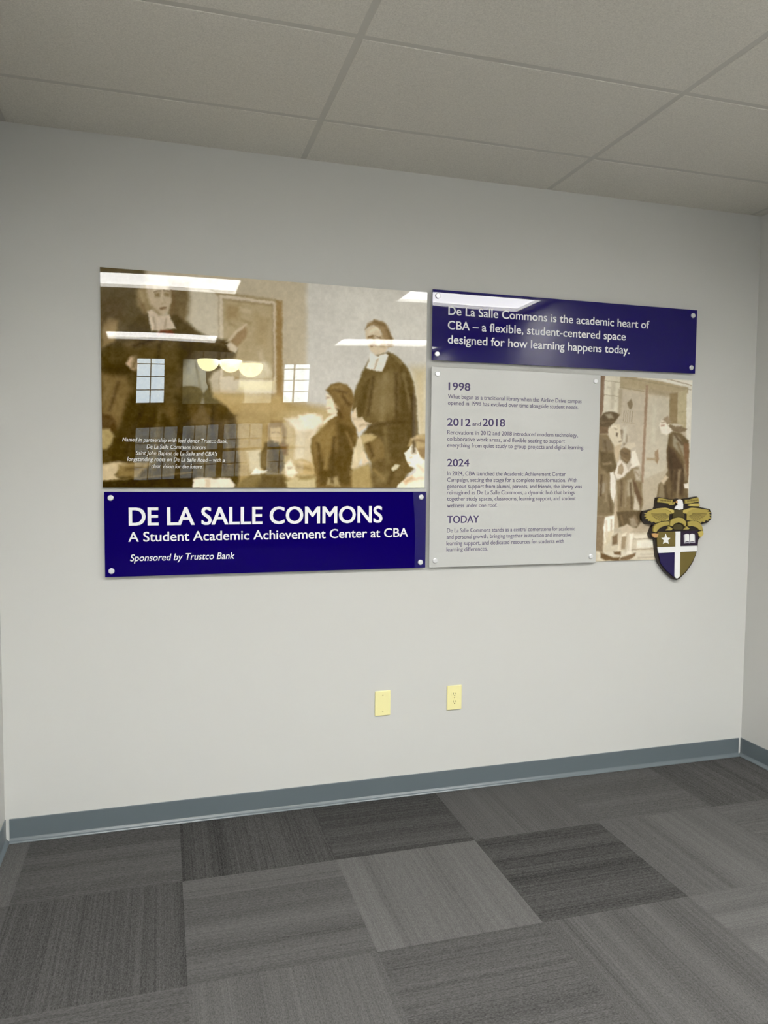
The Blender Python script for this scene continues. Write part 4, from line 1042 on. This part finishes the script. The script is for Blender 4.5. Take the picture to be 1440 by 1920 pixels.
def print_sheet(root, layers, W, Hh, nx, nz, y, gain, rough, spec, seed, wavy, blur=1.1, wob=1.0):
    """the printed picture: a fine grid carrying the ink colour of each point"""
    X, Z = np.meshgrid(np.linspace(0, W * 1000, nx), np.linspace(0, Hh * 1000, nz))
    rng = np.random.default_rng(seed)
    img = np.zeros((nz, nx, 3))
    # the brush wobbles the outlines a little
    wx = value_noise((nz, nx), 3, rng) * 4 * wob + value_noise((nz, nx), 9, rng) * 4 * wob
    wz = value_noise((nz, nx), 3, rng) * 4 * wob + value_noise((nz, nx), 9, rng) * 4 * wob
    for c, soft, P in layers:
        soft = soft * blur + 1.2
        px = [p[0] for p in P]
        pz = [p[1] for p in P]
        pad = soft + 12
        m_ = (X[0] > min(px) - pad) & (X[0] < max(px) + pad)
        n_ = (Z[:, 0] > min(pz) - pad) & (Z[:, 0] < max(pz) + pad)
        if not m_.any() or not n_.any():
            continue
        i0, i1 = np.where(m_)[0][[0, -1]]
        j0, j1 = np.where(n_)[0][[0, -1]]
        sl = (slice(j0, j1 + 1), slice(i0, i1 + 1))
        d = inside_dist(P, X[sl] + wx[sl], Z[sl] + wz[sl])
        a = np.clip(.5 + d / (2 * max(soft, 1.2)), 0, 1)
        a = (a * a * (3 - 2 * a))[..., None]
        img[sl] = img[sl] * (1 - a) + np.array(c, float) * a
    lum = img.mean(-1, keepdims=True) / 255
    tex = value_noise((nz, nx), 2, rng) * 9 + value_noise((nz, nx), 6, rng) * 13 + value_noise((nz, nx), 22, rng) * 10
    img = np.clip(img + tex[..., None] * (0.55 + .5 * (1 - lum)), 0, 255) / 255
    L = np.where(img <= .04045, img / 12.92, ((img + .055) / 1.055) ** 2.4) * np.array(gain)
    L = np.clip(L - np.array(wavy), 0.002, .95)
    xs_, zs_ = X.ravel() / 1000 - W / 2, Z.ravel() / 1000
    co = np.empty((nx * nz, 3), np.float32)
    co[:, 0], co[:, 1], co[:, 2] = xs_, y, zs_
    idx = np.arange(nx * nz).reshape(nz, nx)
    q = np.stack([idx[:-1, :-1], idx[:-1, 1:], idx[1:, 1:], idx[1:, :-1]], -1).reshape(-1, 4)
    me = bpy.data.meshes.new('print')
    me.vertices.add(len(co))
    me.vertices.foreach_set('co', co.ravel())
    me.loops.add(q.size)
    me.loops.foreach_set('vertex_index', q.ravel().astype(np.int32))
    me.polygons.add(len(q))
    me.polygons.foreach_set('loop_start', np.arange(0, q.size, 4, dtype=np.int32))
    me.update()
    A = me.color_attributes.new('ink', 'FLOAT_COLOR', 'POINT')
    rgba = np.ones((nx * nz, 4), np.float32)
    rgba[:, :3] = L.reshape(-1, 3)
    A.data.foreach_set('color', rgba.ravel())
    me.update()
    mt = mat('sepia_print', rough=rough, spec=spec, ior=1.49)
    at_ = nd(mt, 'ShaderNodeAttribute', attribute_name='ink')
    lk(mt, at_.outputs['Color'], bsdf(mt).inputs['Base Color'])
    return link('print', me, mt, root), mt


FM = .008
MURAL_TWIST = .0080
mural = panel('sepia_print', 'large glossy sepia print of a robed teacher before a class', 'print',
              -.240, 1.2095, 1.5065, 2.428, FM, .006, edge_m)
sheet, sheet_m = print_sheet(mural, CLASSROOM_PRINT, 1.4495, .9215, 560, 356, -FM - .0004, (1.38, 1.39, 1.50), .0, .5, 3, (.012, .012, .012))
flex(sheet_m, .0020, 1.5)
for ob, back in ((sheet, 0.0), ):
    n_ = len(ob.data.vertices)
    co_ = np.empty(n_ * 3, np.float32)
    ob.data.vertices.foreach_get('co', co_)
    co_ = co_.reshape(-1, 3)
    co_[:, 1] -= .0030 + MURAL_TWIST * co_[:, 0] * (co_[:, 2] - .46)
    ob.data.vertices.foreach_set('co', co_.ravel())
    ob.data.update()
for nm, ls in LETTERING['m']:
    lettering(nm, ls, caption_ink, mural, -FM - .0056)

FD = .006
door_print = panel('sepia_print', 'narrow sepia print of visitors at a doorway, right of the timeline panel', 'print',
                   2.1505, 2.7115, 1.1260, 2.0800, FD, .004, edge_m)
print_sheet(door_print, DOORSTEP_PRINT, .561, .954, 240, 400, -FD - .0004, (1.30, 1.31, 1.40), .35, .3, 5, (0, 0, 0), 1.15, .7)

# ------------------------------------------------------------------ the shield emblem
gold = srgb(178, 160, 84)
CM = {
    'backing': mat('emblem_black_edge', srgb(34, 24, 20), .4),
    'gold': mat('emblem_gold', gold, .4, spec=.4),
    'ridge': mat('emblem_light_gold', srgb(200, 180, 98), .4, spec=.4),
    'olive': mat('emblem_olive', srgb(112, 98, 44), .5),
    'brown': mat('emblem_dark_olive', srgb(76, 66, 26), .5),
    'navy': mat('emblem_navy', srgb(26, 10, 76), .35),
    'plum': mat('emblem_dark_plum', srgb(36, 16, 46), .35),
    'white': mat('emblem_white', (.92, .92, .92, 1), .4),
    'grey': mat('emblem_grey', srgb(176, 174, 186), .4),
    'beak': mat('emblem_beak', srgb(206, 160, 104), .4),
    'groove': mat('emblem_groove', srgb(70, 56, 22), .5),
}
em = thing('shield_emblem', 'painted eagle and shield emblem overlapping the lower right of the narrow print', 'emblem', (2.639, 0, 1.0))


def cpiece(name, outlines, key, yf, yb, parent=em, label=None, bev=.0006):
    if isinstance(outlines[0][0], (int, float)):
        outlines = [outlines]
    mb = MB()
    for o in outlines:
        mb.prism([(p[0] / 1000, p[1] / 1000) for p in o], -yf, -yb)
    ob = mb.build(name, CM[key], parent)
    if label:
        ob['label'] = label
    return ob


cpiece('backing', CREST['backing'], 'backing', .024, .0068)
for k in (0, 1):
    wg = cpiece('wing', CREST['wing'][k], 'gold', .029, .0241, label='gold eagle wing')
    cpiece('wing_ridge', CREST['ridge'][k], 'ridge', .0325, .0291, wg)
    # feather grooves fan out from the shoulder
    mb = MB()
    sgn = -1 if k == 0 else 1
    sx0, sz0 = sgn * 38, 374
    tips = [(sgn * (60 + 130 * abs(math.cos(a))), 374 - 95 * math.sin(a) * .62 + 6) for a in [math.radians(q) for q in range(8, 74, 6)]]
    for ti, (ex, ez) in enumerate(tips):
        bx, bz = sx0 + (ex - sx0) * .30, sz0 + (ez - sz0) * .30
        dx, dz = ex - bx, ez - bz
        ll = math.hypot(dx, dz)
        nx2, nz2 = -dz / ll * .9, dx / ll * .9
        ex2, ez2 = bx + dx * .86, bz + dz * .86
        mb.prism([((bx - nx2 * .5) / 1000, (bz - nz2 * .5) / 1000), ((ex2 - nx2) / 1000, (ez2 - nz2) / 1000), ((ex2 + nx2) / 1000, (ez2 + nz2) / 1000), ((bx + nx2 * .5) / 1000, (bz + nz2 * .5) / 1000)], -.0296, -.0289)
    mb.build('feather_groove', CM['groove'], wg)
cpiece('eagle_body', CREST['body'], 'brown', .031, .0241)
SCRIPT_DROP = .0
hd = cpiece('eagle_head', CREST['head'], 'white', .036, .0311, label='white eagle head')
cpiece('beak', CREST['beak'], 'beak', .0375, .0355, hd)
for k, o in enumerate(CREST['ribbon']):
    cpiece('ribbon', o, 'beak' if k == 5 else ('ridge' if k in (6, 10) else 'gold'), .033 + .0003 * (k % 3), .0241)
for k, (x0_, x1_, z0_, z1_) in enumerate([(-128, -56, 443, 437.5), (42, 112, 437, 444)]):
    mb = MB()
    n_ = 14
    for q in range(n_):
        t0 = (q + .5) / n_
        xx, zz = x0_ + (x1_ - x0_) * t0, z0_ + (z1_ - z0_) * t0
        hh = 3.4 if q % 3 else 4.6
        mb.box((xx - .9) / 1000, (xx + .9) / 1000, -.0341, -.0328, (zz - hh) / 1000 - SCRIPT_DROP, (zz + hh) / 1000 - SCRIPT_DROP)
    mb.build('ribbon_script', CM['groove'], em)
cpiece('nest', CREST['nest'], 'brown', .030, .0241)
cpiece('shield_quarter', CREST['tl'], 'olive', .029, .0241, label='olive quarter with white star')
cpiece('shield_quarter', CREST['tr'], 'plum', .029, .0241, label='dark quarter with open book')
cpiece('shield_quarter', CREST['bl'], 'navy', .029, .0241, label='navy quarter')
cpiece('shield_quarter', CREST['br'], 'olive', .029, .0241, label='plain olive quarter')
cpiece('cross', CREST['cross'], 'white', .032, .0241)
cpiece('star', CREST['star'], 'white', .0315, .0291)
bk = cpiece('book', CREST['cover'], 'grey', .0305, .0291)
for o in CREST['book']:
    cpiece('page', o, 'white', .0320, .0306, bk)

# ------------------------------------------------------------------ wall plates
ivory = mat('ivory_plastic', srgb(246, 238, 176), .35)
dark_slot = mat('slot_shadow', srgb(120, 112, 70), .6)
screw_m = mat('ivory_screw', srgb(206, 194, 136), .35, metal=.3)
PW, PH = .078, .122


def plate(name, label, cat, xc, z0):
    t = thing(name, label, cat, (xc, 0, z0))
    MB().box(-PW / 2, PW / 2, -.0065, -.0002, 0, PH).build('plate', ivory, t, bevel=.0035, seg=3)
    return t


def screw(t, z, y=-.0066):
    b = MB().lathe([(.0005, .0012), (.0026, .0008), (.0032, .0)], 16, 'y', (0, y, z))
    b.box(-.0026, .0026, y - .0016, y - .0010, z - .0003, z + .0003)
    b.build('screw', screw_m, t)


t = plate('blank_wall_plate', 'blank ivory wall plate low on the wall, left of the socket', 'wall plate', 1.0125, .4085)
screw(t, PH / 2 + .040)
screw(t, PH / 2 - .040)
t = plate('power_outlet', 'ivory double power outlet low on the wall, right of the blank plate', 'outlet', 1.3815, .4075)
screw(t, PH / 2)
for zc in (PH / 2 + .0195, PH / 2 - .0195):
    pts = []
    for k in range(32):
        a = 2 * math.pi * k / 32
        pts.append((.0172 * math.cos(a), zc + max(-.0135, min(.0135, .0172 * math.sin(a)))))
    rc = MB().prism(pts, -.0082, -.0066).build('receptacle', ivory, t, bevel=0)
    sl = MB().box(-.0078, -.0052, -.0086, -.0083, zc - .003, zc + .0065).box(.0052, .0078, -.0086, -.0083, zc - .002, zc + .0055)
    sl.lathe([(.0005, .0004), (.0030, .0004), (.0030, 0)], 16, 'y', (0, -.0083, zc - .0085))
    sl.build('slot', dark_slot, rc)
